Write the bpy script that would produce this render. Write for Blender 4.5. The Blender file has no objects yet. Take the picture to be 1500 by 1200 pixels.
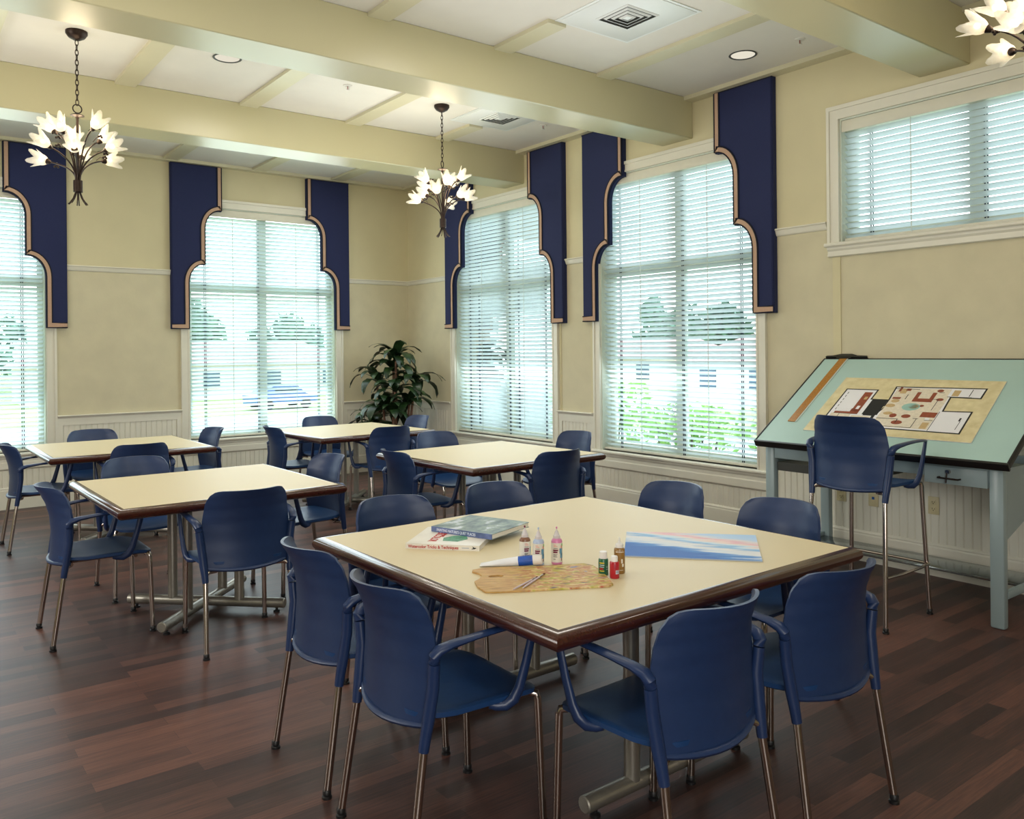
import bpy, bmesh, math, random
from math import sin, cos, pi, radians, sqrt, atan2
from mathutils import Vector, Matrix
random.seed(7)
scene = bpy.context.scene
COL = scene.collection

# ------------------------------------------------------------------ materials
def srgb(r, g, b):
    f = lambda c: (c/255/12.92) if c/255 <= .04045 else ((c/255+.055)/1.055)**2.4
    return (f(r), f(g), f(b), 1.0)

class N:
    """small node-tree helper"""
    def __init__(self, name):
        self.m = bpy.data.materials.new(name); self.m.use_nodes = True
        self.t = self.m.node_tree; self.t.nodes.clear()
        self.out = self.t.nodes.new('ShaderNodeOutputMaterial')
    def n(self, typ, **kw):
        x = self.t.nodes.new(typ)
        for k, v in kw.items():
            if k.startswith('_'): setattr(x, k[1:], v)
            else: x.inputs[k.replace('__', ' ')].default_value = v
        return x
    def l(self, a, b): self.t.links.new(a, b)
    def coord(self, kind='Object', scale=(1, 1, 1), rot=(0, 0, 0)):
        c = self.n('ShaderNodeTexCoord'); mp = self.n('ShaderNodeMapping')
        mp.inputs['Scale'].default_value = scale; mp.inputs['Rotation'].default_value = rot
        self.l(c.outputs[kind], mp.inputs['Vector']); return mp.outputs['Vector']
    def noise(self, vec, scale, detail=3, rough=.5):
        x = self.n('ShaderNodeTexNoise', Scale=scale, Detail=detail, Roughness=rough)
        self.l(vec, x.inputs['Vector']); return x.outputs['Fac']
    def ramp(self, fac, stops, interp='LINEAR'):
        r = self.n('ShaderNodeValToRGB'); r.color_ramp.interpolation = interp
        e = r.color_ramp.elements
        while len(e) < len(stops): e.new(.5)
        for i, (p, c) in enumerate(stops):
            e[i].position = p; e[i].color = c
        self.l(fac, r.inputs['Fac']); return r.outputs['Color']
    def mix(self, fac, a, b, blend='MIX'):
        x = self.n('ShaderNodeMix', _data_type='RGBA', _blend_type=blend)
        for s, v in ((x.inputs[0], fac), (x.inputs[6], a), (x.inputs[7], b)):
            if hasattr(v, 'links') or hasattr(v, 'is_linked'): self.l(v, s)
            else: s.default_value = v
        return x.outputs[2]
    def math(self, op, a, b=0.0):
        x = self.n('ShaderNodeMath', _operation=op)
        for s, v in ((x.inputs[0], a), (x.inputs[1], b)):
            if hasattr(v, 'is_linked'): self.l(v, s)
            else: s.default_value = v
        return x.outputs[0]
    def bsdf(self, **kw):
        b = self.n('ShaderNodeBsdfPrincipled')
        for k, v in kw.items():
            s = b.inputs[k.replace('__', ' ')]
            if hasattr(v, 'is_linked'): self.l(v, s)
            else: s.default_value = v
        return b
    def bump(self, h, strength=.2, dist=.01):
        x = self.n('ShaderNodeBump', Strength=strength, Distance=dist); self.l(h, x.inputs['Height']); return x.outputs['Normal']
    def done(self, sh):
        self.l(sh.outputs[0], self.out.inputs['Surface']); return self.m

def plain(name, col, rough=.5, metal=0.0, var=.06, scale=14, bump=0.0, coat=0.0, spec=.5):
    k = N(name); v = k.coord('Object')
    f = k.noise(v, scale, 3)
    dark = tuple(c*(1-var) for c in col[:3])+(1,); lite = tuple(min(1, c*(1+var)) for c in col[:3])+(1,)
    c = k.ramp(f, [(.3, dark), (.7, lite)])
    b = k.bsdf(Base__Color=c, Roughness=rough, Metallic=metal, Coat__Weight=coat)
    b.inputs['Specular IOR Level'].default_value = spec
    if bump: k.l(k.bump(k.noise(v, scale*9, 2), bump, .004), b.inputs['Normal'])
    return k.done(b)

M = {}
M['wall'] = plain('painted_wall_yellow', srgb(206, 197, 160), .72, var=.03, scale=3, bump=.05)
M['wallpaper'] = plain('beige_wallpaper', srgb(203, 195, 165), .8, var=.045, scale=5, bump=.12)
M['trimwhite'] = plain('white_trim_paint', srgb(222, 219, 204), .38, var=.02, scale=6)
M['beam'] = plain('beam_paint_olive_cream', srgb(190, 184, 148), .3, var=.02, scale=2)
M['batten'] = plain('batten_paint', srgb(204, 199, 170), .4, var=.02, scale=4)
M['ceil'] = plain('ceiling_panel_white', srgb(220, 217, 208), .8, var=.02, scale=4)
M['navyfab'] = plain('navy_fabric', srgb(30, 38, 78), .9, var=.10, scale=160, bump=.2)
M['tanfab'] = plain('tan_fabric_band', srgb(188, 156, 132), .9, var=.06, scale=160, bump=.15)
M['piping'] = plain('midnight_piping', srgb(14, 16, 36), .8)
M['navyplastic'] = plain('navy_plastic', srgb(30, 52, 92), .42, var=.05, scale=50, bump=.04)
M['navyarm'] = plain('navy_plastic_arm', srgb(29, 50, 90), .36, var=.05, scale=50, bump=.02)
M['navyseat'] = plain('navy_plastic_seat', srgb(22, 60, 108), .45, var=.05, scale=50, bump=.04)
M['chrome'] = plain('chrome_tube', srgb(190, 180, 172), .18, 1.0, var=.03)
M['steel'] = plain('brushed_nickel', srgb(166, 162, 152), .36, .75, var=.05, scale=40)
M['blackplastic'] = plain('black_plastic', srgb(22, 22, 24), .45)
M['mahog'] = None
k = N('mahogany_edge'); v = k.coord('Object', (1, 1, 1)); f = k.noise(v, 90, 3)
M['mahog'] = k.done(k.bsdf(Base__Color=k.ramp(f, [(.3, srgb(58, 25, 18)), (.75, srgb(68, 31, 22))]), Roughness=.22, Coat__Weight=.4, Coat__Roughness=.12))
M['laminate'] = plain('cream_laminate', srgb(216, 202, 166), .5, var=.015, scale=300)
# floor: narrow dark plank strips running along X
k = N('dark_plank_floor')
v = k.coord('Object')
br = k.n('ShaderNodeTexBrick', Scale=1.0, Mortar__Size=.0008, Bias=0.0, Brick__Width=.92, Row__Height=.078)
br.offset = .37; br.offset_frequency = 2; br.squash = 1.0
br.inputs['Color1'].default_value = (0, 0, 0, 1); br.inputs['Color2'].default_value = (1, 1, 1, 1); br.inputs['Mortar'].default_value = (.25, .25, .25, 1)
k.l(v, br.inputs['Vector'])
v2 = k.coord('Object', (1.6, 34, 1)); g = k.noise(v2, 3.6, 6, .65)
v3 = k.coord('Object', (.8, 9, 1)); g3 = k.noise(v3, 2.1, 3, .6)
tone = k.math('ADD', k.math('MULTIPLY', br.outputs['Color'], .30), k.math('ADD', k.math('MULTIPLY', g, .55), k.math('MULTIPLY', g3, .22)))
c = k.ramp(tone, [(.30, srgb(44, 34, 34)), (.48, srgb(70, 50, 47)), (.64, srgb(97, 66, 58)), (.84, srgb(130, 89, 75))])
b = k.bsdf(Base__Color=c, Roughness=k.math('ADD', k.math('MULTIPLY', g, .16), .34))
b.inputs['Specular IOR Level'].default_value = .30
k.l(k.bump(tone, .12, .004), b.inputs['Normal']); M['floor'] = k.done(b)
# blinds: thin translucent white slats
k = N('blind_slat_white')
f = k.noise(k.coord('Object'), 3, 2)
col = k.ramp(f, [(.3, srgb(214, 227, 228)), (.7, srgb(224, 235, 236))])
d = k.bsdf(Base__Color=col, Roughness=.5)
tr = k.n('ShaderNodeBsdfTranslucent'); k.l(col, tr.inputs['Color'])
mx = k.n('ShaderNodeMixShader', Fac=.45); k.l(d.outputs[0], mx.inputs[1]); k.l(tr.outputs[0], mx.inputs[2])
M['slat'] = k.done(mx)
M['blindwhite'] = plain('blind_headrail_white', srgb(216, 213, 196), .45, var=.02)
M['cordwhite'] = plain('pale_cord', srgb(205, 215, 210), .7)
M['corddark'] = plain('dark_ladder_cord', srgb(22, 34, 56), .8)
M['sash'] = plain('window_sash_vinyl', srgb(206, 214, 200), .4, var=.02)
# window glass: clear with a weak reflection
k = N('window_glass')
tp = k.n('ShaderNodeBsdfTransparent'); tp.inputs['Color'].default_value = (.95, .99, .98, 1)
gl = k.n('ShaderNodeBsdfGlossy', Roughness=.02)
fr = k.n('ShaderNodeFresnel', IOR=1.3)
rip = k.noise(k.coord('Object'), 1.5, 1); k.l(k.bump(rip, .01, .01), fr.inputs['Normal'])
mx = k.n('ShaderNodeMixShader'); k.l(fr.outputs[0], mx.inputs[0]); k.l(tp.outputs[0], mx.inputs[1]); k.l(gl.outputs[0], mx.inputs[2])
M['glass'] = k.done(mx)
M['bronze'] = plain('dark_bronze_iron', srgb(52, 40, 34), .42, .7, var=.25, scale=60)
# tulip shades: frosted glass glowing from the bulb end (attribute "t" runs base -> tip)
k = N('frosted_tulip_glass')
at = k.n('ShaderNodeAttribute', _attribute_name='t')
fx = k.noise(k.coord('Object'), 60, 2)
e = k.ramp(at.outputs['Fac'], [(0, (1.0, .62, .28, 1)), (.25, (1, .86, .58, 1)), (.6, (.75, .66, .50, 1)), (1, (.30, .28, .23, 1))])
base = k.ramp(fx, [(.3, srgb(232, 226, 208)), (.7, srgb(248, 244, 232))])
b = k.bsdf(Base__Color=base, Roughness=.35, Emission__Color=e, Emission__Strength=.62)
tl = k.n('ShaderNodeBsdfTranslucent'); k.l(base, tl.inputs['Color'])
tp = k.n('ShaderNodeBsdfTransparent')
m1 = k.n('ShaderNodeMixShader', Fac=.25); k.l(b.outputs[0], m1.inputs[1]); k.l(tl.outputs[0], m1.inputs[2])
m2 = k.n('ShaderNodeMixShader'); k.l(k.math('MULTIPLY', at.outputs['Fac'], .4), m2.inputs[0]); k.l(m1.outputs[0], m2.inputs[1]); k.l(tp.outputs[0], m2.inputs[2])
M['tulip'] = k.done(m2)
def emit(name, col, s):
    k = N(name); f = k.noise(k.coord('Object'), 5, 1)
    e = k.n('ShaderNodeEmission', Strength=s); k.l(k.ramp(f, [(0, col), (1, col)]), e.inputs['Color']); return k.done(e)
M['bulb'] = emit('warm_bulb', (1, .8, .5, 1), 6)
M['downglow'] = emit('downlight_lamp', (1, .93, .76, 1), .8)
M['mint'] = plain('mint_board_cover', srgb(170, 200, 194), .5, var=.02, scale=4)
M['deskgrey'] = plain('blue_grey_enamel', srgb(146, 163, 166), .32, var=.03, scale=5)
M['deskdark'] = plain('dark_tray_enamel', srgb(62, 64, 60), .5)
M['deskshelf'] = plain('polished_grey_shelf', srgb(150, 160, 162), .14, .85, var=.03)
M['blackedge'] = plain('black_vinyl_edge', srgb(20, 20, 20), .4)
k = N('amber_wood'); f = k.noise(k.coord('Object', (4, 40, 40)), 4, 4)
M['amber'] = k.done(k.bsdf(Base__Color=k.ramp(f, [(.3, srgb(150, 98, 32)), (.7, srgb(182, 128, 48))]), Roughness=.35))
M['clearplastic'] = plain('clear_ruler_edge', srgb(196, 205, 200), .2)
k = N('parchment'); f = k.noise(k.coord('Object'), 18, 5)
M['parch'] = k.done(k.bsdf(Base__Color=k.ramp(f, [(.3, srgb(206, 192, 146)), (.7, srgb(226, 214, 172))]), Roughness=.6))
M['paper'] = plain('white_paper', srgb(232, 232, 236), .6, var=.01)
M['ink'] = plain('black_ink', srgb(20, 20, 22), .6)
M['planfloor'] = plain('plan_tile_beige', srgb(222, 212, 192), .6, var=.08, scale=60)
M['planwood'] = plain('plan_wood_brown', srgb(142, 70, 44), .6, var=.12, scale=60)
M['planaqua'] = plain('plan_aqua', srgb(150, 190, 180), .6)
M['plantan'] = plain('plan_tan', srgb(196, 168, 120), .6, var=.1, scale=80)
M['platebeige'] = plain('beige_outlet_plate', srgb(204, 192, 152), .4)
M['outletdark'] = plain('outlet_slot', srgb(40, 36, 30), .6)
M['bluejack'] = plain('blue_jack', srgb(20, 80, 150), .4)
k = N('leaf_green'); f = k.noise(k.coord('Object'), 9, 3)
M['leaf'] = k.done(k.bsdf(Base__Color=k.ramp(f, [(.3, srgb(20, 36, 20)), (.55, srgb(34, 56, 28)), (.8, srgb(62, 86, 40))]), Roughness=.34))
M['cane'] = plain('cane_bark', srgb(122, 88, 68), .8, var=.25, scale=40, bump=.4)
M['pot'] = plain('terracotta_pot', srgb(120, 74, 52), .6)
M['soil'] = plain('potting_soil', srgb(46, 34, 26), .95, var=.3, scale=80, bump=.5)
M['sprink'] = plain('sprinkler_white', srgb(215, 213, 205), .4)
M['sprinkred'] = plain('sprinkler_bulb_red', srgb(150, 40, 40), .3)
M['ventwhite'] = plain('vent_white_enamel', srgb(222, 226, 224), .35, var=.01)
M['ventdark'] = plain('vent_dark_gap', srgb(60, 62, 58), .8)
M['bookwhite'] = plain('book_cover_white', srgb(230, 226, 216), .35)
M['pages'] = plain('book_pages', srgb(226, 224, 218), .7, var=.05, scale=200)
M['redink'] = plain('red_print', srgb(178, 32, 34), .5)
M['greenprint'] = plain('green_print', srgb(84, 150, 120), .5, var=.4, scale=90)
M['blackprint'] = plain('black_print', srgb(28, 28, 30), .5)
M['whiteprint'] = plain('white_print', srgb(214, 220, 236), .5)
M['bluespine'] = plain('blue_spine', srgb(92, 108, 154), .3, var=.35, scale=30)
k = N('landscape_cover'); f = k.noise(k.coord('Object', (9, 5, 5)), 1.6, 4, .6)
M['cover'] = k.done(k.bsdf(Base__Color=k.ramp(f, [(.30, srgb(70, 90, 94)), (.42, srgb(104, 124, 126)), (.54, srgb(138, 156, 148)), (.62, srgb(206, 214, 226)), (.8, srgb(168, 174, 158))]), Roughness=.5))
k = N('paint_palette_wood'); vv = k.coord('Object'); f = k.noise(k.coord('Object', (4, 22, 4)), 4, 4)
wood = k.ramp(f, [(.3, srgb(166, 122, 62)), (.7, srgb(208, 168, 100))])
xs = k.n('ShaderNodeSeparateXYZ'); k.l(vv, xs.inputs[0])
side = k.ramp(k.math('ADD', xs.outputs['X'], .10), [(.0, (0, 0, 0, 1)), (.10, (1, 1, 1, 1))])
f1 = k.noise(k.coord('Object', (9, 22, 4)), 3, 5, .65)
sm = k.ramp(k.noise(k.coord('Object', (7, 14, 4)), 2.3, 2), [(.30, srgb(56, 100, 186)), (.38, srgb(206, 186, 130)), (.45, srgb(170, 70, 52)), (.52, srgb(226, 206, 152)), (.59, srgb(172, 178, 44)), (.68, srgb(92, 72, 90))])
fac = k.math('MULTIPLY', k.ramp(f1, [(.42, (0, 0, 0, 1)), (.56, (1, 1, 1, 1))]), k.math('ADD', k.math('MULTIPLY', side, .8), .12))
M['palette'] = k.done(k.bsdf(Base__Color=k.mix(fac, wood, sm), Roughness=.55))
k = N('seascape_paint'); vv = k.coord('Object', (1.0, 7.0, 1)); s = k.n('ShaderNodeSeparateXYZ'); k.l(k.coord('Object'), s.inputs[0])
w = k.math('ADD', k.math('MULTIPLY', s.outputs['Y'], 2.2), k.math('ADD', .38, k.math('MULTIPLY', k.math('SUBTRACT', k.noise(vv, 3, 5, .62), .5), .55)))
w = k.math('ADD', w, k.math('MULTIPLY', s.outputs['X'], 1.0))
M['seascape'] = k.done(k.bsdf(Base__Color=k.ramp(w, [(.08, srgb(44, 104, 186)), (.20, srgb(84, 142, 208)), (.27, srgb(206, 218, 232)), (.40, srgb(226, 224, 226)), (.50, srgb(120, 176, 222)), (.55, srgb(196, 220, 240)), (.64, srgb(232, 212, 206)), (.70, srgb(226, 176, 190)), (.76, srgb(222, 214, 216)), (.85, srgb(180, 208, 238)), (.97, srgb(168, 202, 240))]), Roughness=.6))
M['canvasedge'] = plain('canvas_board_edge', srgb(170, 180, 196), .7)
M['tubewhite'] = plain('paint_tube_white', srgb(228, 230, 234), .3)
M['tubeblue'] = plain('paint_tube_blue', srgb(28, 82, 176), .3, var=.2, scale=30)
M['capwhite'] = plain('white_cap', srgb(232, 230, 226), .35)
M['labelcream'] = plain('bottle_label_cream', srgb(226, 222, 210), .45)
M['maroon'] = plain('maroon_print', srgb(112, 30, 62), .5)
M['teal'] = plain('teal_print', srgb(96, 146, 176), .5, var=.3, scale=120)
M['coral'] = plain('coral_print', srgb(222, 140, 124), .5)
M['lime'] = plain('lime_print', srgb(110, 200, 100), .5)
M['yellowprint'] = plain('yellow_print', srgb(214, 186, 50), .5)
for nm, c_ in (('brown', (132, 92, 70)), ('paleblue', (176, 192, 220)), ('pink', (214, 134, 176)), ('green', (36, 96, 66)), ('red', (176, 34, 46)), ('gold', (146, 108, 52))):
    M['paint_'+nm] = plain('paint_'+nm, srgb(*c_), .3)
M['clearnozzle'] = plain('clear_nozzle', srgb(214, 208, 210), .2)
M['brushlilac'] = plain('brush_handle_lilac', srgb(206, 192, 200), .35)
M['bristle'] = plain('brush_bristle', srgb(112, 58, 40), .8)
# outdoors
M['lawn'] = plain('lawn', srgb(150, 172, 112), .9, var=.2, scale=.6)
M['asphalt'] = plain('pale_asphalt', srgb(196, 200, 198), .9, var=.06)
M['treeleaf'] = plain('hazed_tree_leaves', srgb(98, 132, 112), .8, var=.35, scale=1.2)  # leaf green paled so that the colour itself carries the haze
M['shrubleaf'] = plain('shrub_leaves', srgb(130, 178, 84), .7, var=.35, scale=6)
M['trunk'] = plain('tree_trunk', srgb(96, 84, 72), .9)
M['housewall'] = plain('house_wall', srgb(214, 204, 196), .8)
M['houseroof'] = plain('house_roof_rose', srgb(188, 146, 142), .8, var=.1)
M['housewin'] = plain('house_window_dark', srgb(70, 92, 110), .2)
M['carblue'] = plain('car_paint_blue', srgb(74, 104, 150), .25)
M['carglass'] = plain('car_glass', srgb(40, 54, 66), .1)
M['tyre'] = plain('tyre_black', srgb(26, 26, 28), .8)

# ------------------------------------------------------------------ mesh helpers
class MB:
    def __init__(self): self.v = []; self.f = []; self.mi = []; self.sm = []; self.mats = []; self.t = None
    def midx(self, m):
        if m not in self.mats: self.mats.append(m)
        return self.mats.index(m)
    def add(self, vs, fs, m=None, smooth=False, mat=None):
        o = len(self.v)
        for p in vs:
            p = Vector(p); self.v.append(tuple(mat @ p) if mat is not None else tuple(p))
        i = self.midx(m)
        for f in fs: self.f.append([a+o for a in f]); self.mi.append(i); self.sm.append(smooth)
        return o
    def box(self, a, b, m=None, bev=0.0, mat=None, seg=2):
        x0, x1 = sorted((a[0], b[0])); y0, y1 = sorted((a[1], b[1])); z0, z1 = sorted((a[2], b[2]))
        if bev <= 0:
            vs = [(x0, y0, z0), (x1, y0, z0), (x1, y1, z0), (x0, y1, z0), (x0, y0, z1), (x1, y0, z1), (x1, y1, z1), (x0, y1, z1)]
            fs = [(0, 3, 2, 1), (4, 5, 6, 7), (0, 1, 5, 4), (1, 2, 6, 5), (2, 3, 7, 6), (3, 0, 4, 7)]
            self.add(vs, fs, m, False, mat)
        else:
            bm = bmesh.new(); bmesh.ops.create_cube(bm, size=1)
            for q in bm.verts: q.co = Vector(((x0+x1)/2+q.co.x*(x1-x0), (y0+y1)/2+q.co.y*(y1-y0), (z0+z1)/2+q.co.z*(z1-z0)))
            bev = min(bev, .49*min(x1-x0, y1-y0, z1-z0))
            bmesh.ops.bevel(bm, geom=list(bm.edges), offset=bev, segments=seg, profile=.5, affect='EDGES')
            self.bm(bm, m, True, mat)
    def bm(self, bm, m=None, smooth=True, mat=None):
        bm.verts.index_update()
        self.add([q.co.copy() for q in bm.verts], [[q.index for q in f.verts] for f in bm.faces], m, smooth, mat); bm.free()
    def ring(self, c, ax, r, n, ref=None, r2=None, ph=0):
        ax = Vector(ax).normalized()
        ref = Vector(ref) if ref is not None else (Vector((0, 0, 1)) if abs(ax.z) < .9 else Vector((1, 0, 0)))
        u = ref.cross(ax).normalized(); w = ax.cross(u)
        r2 = r if r2 is None else r2
        return [Vector(c)+u*(r*cos(2*pi*i/n+ph))+w*(r2*sin(2*pi*i/n+ph)) for i in range(n)]
    def tube(self, pts, rads, m=None, n=10, caps=True, ref=None, r2=None):
        pts = [Vector(p) for p in pts]
        if not hasattr(rads, '__len__'): rads = [rads]*len(pts)
        if r2 is None: r2 = rads
        elif not hasattr(r2, '__len__'): r2 = [r2]*len(pts)
        vs = []; k = len(pts)
        prevu = None
        for i, p in enumerate(pts):
            a = pts[min(i+1, k-1)]-pts[max(i-1, 0)]
            ax = a.normalized()
            if ref is not None:
                u = Vector(ref).cross(ax)
                if u.length < 1e-4: u = prevu
                u.normalize()
            elif prevu is None:
                rf = Vector((0, 0, 1)) if abs(ax.z) < .9 else Vector((1, 0, 0)); u = rf.cross(ax).normalized()
            else:
                u = (prevu-ax*prevu.dot(ax)).normalized()
            prevu = u; w = ax.cross(u)
            vs += [p+u*(rads[i]*cos(2*pi*j/n))+w*(r2[i]*sin(2*pi*j/n)) for j in range(n)]
        fs = [(i*n+j, i*n+(j+1) % n, (i+1)*n+(j+1) % n, (i+1)*n+j) for i in range(k-1) for j in range(n)]
        if caps:
            fs.append(tuple(reversed(range(n)))); fs.append(tuple((k-1)*n+j for j in range(n)))
        self.add(vs, fs, m, True)
    def lathe(self, prof, m=None, n=24, mat=None, close=True):
        vs = [(r*cos(2*pi*j/n), r*sin(2*pi*j/n), z) for r, z in prof for j in range(n)]
        k = len(prof)
        fs = [(i*n+j, i*n+(j+1) % n, (i+1)*n+(j+1) % n, (i+1)*n+j) for i in range(k-1) for j in range(n)]
        if close:
            if prof[0][0] > 1e-5: fs.append(tuple(reversed(range(n))))
            if prof[-1][0] > 1e-5: fs.append(tuple((k-1)*n+j for j in range(n)))
        self.add(vs, fs, m, True, mat)
    def prism(self, poly, z0, z1, m=None, mat=None, smooth=False, side=None):
        """poly: xy outline counter-clockwise"""
        n = len(poly)
        vs = [(x, y, z0) for x, y in poly]+[(x, y, z1) for x, y in poly]
        self.add(vs, [tuple(reversed(range(n))), tuple(range(n, 2*n))], m, smooth, mat)
        self.add(vs, [(i, (i+1) % n, n+(i+1) % n, n+i) for i in range(n)], side or m, smooth, mat)
    def build(self, name, parent=None, mat=None, angle=40, loc=None):
        me = bpy.data.meshes.new(name)
        me.from_pydata(self.v, [], self.f)
        mats = [x if x is not None else mat for x in self.mats]
        for x in mats: me.materials.append(M[x] if isinstance(x, str) else x)
        for p, i, s in zip(me.polygons, self.mi, self.sm): p.material_index = i; p.use_smooth = s
        if any(self.sm): me.set_sharp_from_angle(angle=radians(angle))
        if self.t is not None:
            at = me.attributes.new('t', 'FLOAT', 'POINT')
            for i, x in enumerate(self.t): at.data[i].value = x
        me.update()
        o = bpy.data.objects.new(name, me); COL.objects.link(o)
        if parent: o.parent = parent
        if loc is not None: o.location = loc
        return o

def tag(o, label=None, cat=None, group=None, kind=None):
    if label: o['label'] = label
    if cat: o['category'] = cat
    if group: o['group'] = group
    if kind: o['kind'] = kind
    return o
def thing(name, label=None, cat=None, loc=(0, 0, 0), rz=0.0, group=None, kind=None):
    o = bpy.data.objects.new(name, None); o.empty_display_size = .1; COL.objects.link(o)
    o.location = loc; o.rotation_euler = (0, 0, rz)
    return tag(o, label, cat, group, kind)
def dup(o, parent=None):
    c = o.copy(); COL.objects.link(c)
    if parent: c.parent = parent
    for ch in list(o.children): dup(ch, c)
    return c
def place(o, loc, rz=0.0, label=None, group=None):
    o.location = loc; o.rotation_euler = (0, 0, rz)
    if label: o['label'] = label
    if group: o['group'] = group
    return o
def text_mesh(mb, s, size, m, mat, extr=.0004, align='LEFT', squeeze=1.0):
    cu = bpy.data.curves.new('lettering', 'FONT'); cu.body = s; cu.size = size; cu.extrude = extr; cu.offset = size*.022; cu.align_x = align; cu.resolution_u = 3
    ob = bpy.data.objects.new('lettering', cu); COL.objects.link(ob)
    dg = bpy.context.evaluated_depsgraph_get(); dg.update()
    me = bpy.data.meshes.new_from_object(ob.evaluated_get(dg))
    mb.add([(p.co.x*squeeze, p.co.y, p.co.z) for p in me.vertices], [list(p.vertices) for p in me.polygons], m, False, mat)
    bpy.data.objects.remove(ob); bpy.data.curves.remove(cu); bpy.data.meshes.remove(me)
def bez(p0, p1, p2, p3, n):
    out = []
    for i in range(n+1):
        t = i/n; s = 1-t
        out.append(tuple(s*s*s*a+3*s*s*t*b+3*s*t*t*c+t*t*t*d for a, b, c, d in zip(p0, p1, p2, p3)))
    return out
def frame(origin, xdir, ydir):
    x = Vector(xdir).normalized(); y = Vector(ydir); y = (y-x*y.dot(x)).normalized(); z = x.cross(y)
    m = Matrix((x, y, z)).transposed().to_4x4(); m.translation = Vector(origin); return m

# ------------------------------------------------------------------ camera
F_PX, CX, CY, YAW, CH, ROLL = 1215.75, 749.26, 514.0, 0.918658, 1.4935, -0.0097
fw = Vector((cos(YAW), sin(YAW), 0)); rt = Vector((sin(YAW), -cos(YAW), 0)); up = Vector((0, 0, 1))
r3 = rt*cos(ROLL)+up*sin(ROLL); u3 = up*cos(ROLL)-rt*sin(ROLL)
cam = bpy.data.cameras.new('camera'); co = bpy.data.objects.new('camera', cam); COL.objects.link(co)
mw = Matrix((r3, u3, -fw)).transposed().to_4x4(); mw.translation = (0, 0, CH); co.matrix_world = mw
cam.sensor_fit = 'HORIZONTAL'; cam.sensor_width = 36; cam.lens = F_PX/1500*36
cam.shift_x = (750-CX)/1500; cam.shift_y = -(600-CY)/1500
cam.clip_start = .05; cam.clip_end = 500
scene.camera = co

# ------------------------------------------------------------------ room
XR, YL = 5.48, 9.38          # inner faces of the right and the far-left wall
XB, YB = -4.2, -4.2          # the room goes on behind the camera
ZC = 3.605
W0, WH = .545, 3.125         # tall window openings
WIN_R = [(6.47, 8.262), (3.998, 5.768)]               # on the right wall (Y ranges): window 3, window 4
WIN_L = [(-.44, 1.335), (2.715, 4.455)]               # on the left wall (X ranges): window 1, window 2
CLER = (1.515, 3.285, 2.245, 3.125)
def wall_grid(openings, a0, a1, z0, z1, fn, mb, splits=()):
    """cells of a wall, minus openings (a0,a1,z0,z1); fn(a0,a1,z0,z1) -> box corners"""
    A = sorted({a0, a1, *[o[0] for o in openings], *[o[1] for o in openings]})
    Z = sorted({z0, z1, *[o[2] for o in openings], *[o[3] for o in openings], *splits})
    for i in range(len(A)-1):
        for j in range(len(Z)-1):
            ca, cz = (A[i]+A[i+1])/2, (Z[j]+Z[j+1])/2
            if any(o[0] < ca < o[1] and o[2] < cz < o[3] for o in openings): continue
            lo, hi = fn(A[i], A[i+1], Z[j], Z[j+1])
            mb.box(lo, hi, 'wall' if cz > 2.39 else 'wallpaper')
mb = MB()
wall_grid([(a, b, W0, WH) for a, b in WIN_R]+[CLER], YB-.2, YL, 0, ZC, lambda a, b, c, d: ((XR, a, c), (XR+.22, b, d)), mb, (2.39,))
tag(mb.build('wall_right'), kind='structure')
mb = MB()
wall_grid([(a, b, W0, WH) for a, b in WIN_L], XB-.2, XR+.22, 0, ZC, lambda a, b, c, d: ((a, YL, c), (b, YL+.22, d)), mb, (2.39,))
tag(mb.build('wall_left'), kind='structure')
mb = MB(); mb.box((XB-.2, YB-.2, 0), (XB, YL, ZC), 'wall'); tag(mb.build('wall_rear'), kind='structure')
mb = MB(); mb.box((XB, YB-.2, 0), (XR, YB, ZC), 'wall'); tag(mb.build('wall_near'), kind='structure')
mb = MB(); mb.box((XB-.2, YB-.2, -.12), (XR+.22, YL+.22, 0), 'floor'); tag(mb.build('floor'), kind='structure')
mb = MB(); mb.box((XB-.2, YB-.2, ZC), (XR+.22, YL+.22, ZC+.15), 'ceil'); tag(mb.build('ceiling'), kind='structure')
# beams along X
BEAMS = [(6.924, 7.262), (4.626, 4.963), (2.388, 2.711), (.10, .43), (-2.19, -1.86)]
for y0, y1 in BEAMS:
    mb = MB(); mb.box((XB, y0, 3.27), (XR, y1, ZC), 'beam', bev=.006, seg=1); tag(mb.build('ceiling_beam'), kind='structure')
# flat battens across the bays (along Y), cut where the vents sit
bays = [(7.262, YL), (4.963, 6.924), (2.711, 4.626), (.43, 2.388), (-1.86, .10), (YB, -2.19)]
VENT1 = (3.78, 3.71); VENT2 = (4.485, 6.01)
n_tr = 1
for bi, (y0, y1) in enumerate(bays):
    mb = MB()
    for xc in [4.45-.97*i for i in range(9)]:
        segs = [(y0, y1)]
        for vx, vy in (VENT1, VENT2):
            if abs(xc-vx) < .37 and y0 < vy < y1: segs = [(y0, vy-.33), (vy+.33, y1)]
        for s0, s1 in segs: mb.box((xc-.075, s0, 3.58), (xc+.075, s1, ZC), 'batten')
    mb.box((XR-.11, y0, 3.572), (XR, y1, ZC), 'batten')
    tag(mb.build('trim_%d' % n_tr), kind='structure'); n_tr += 1
mb = MB()
mb.box((XB, YL-.10, 3.572), (XR-.11, YL, ZC), 'batten')
tag(mb.build('trim_%d' % n_tr), kind='structure'); n_tr += 1

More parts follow.
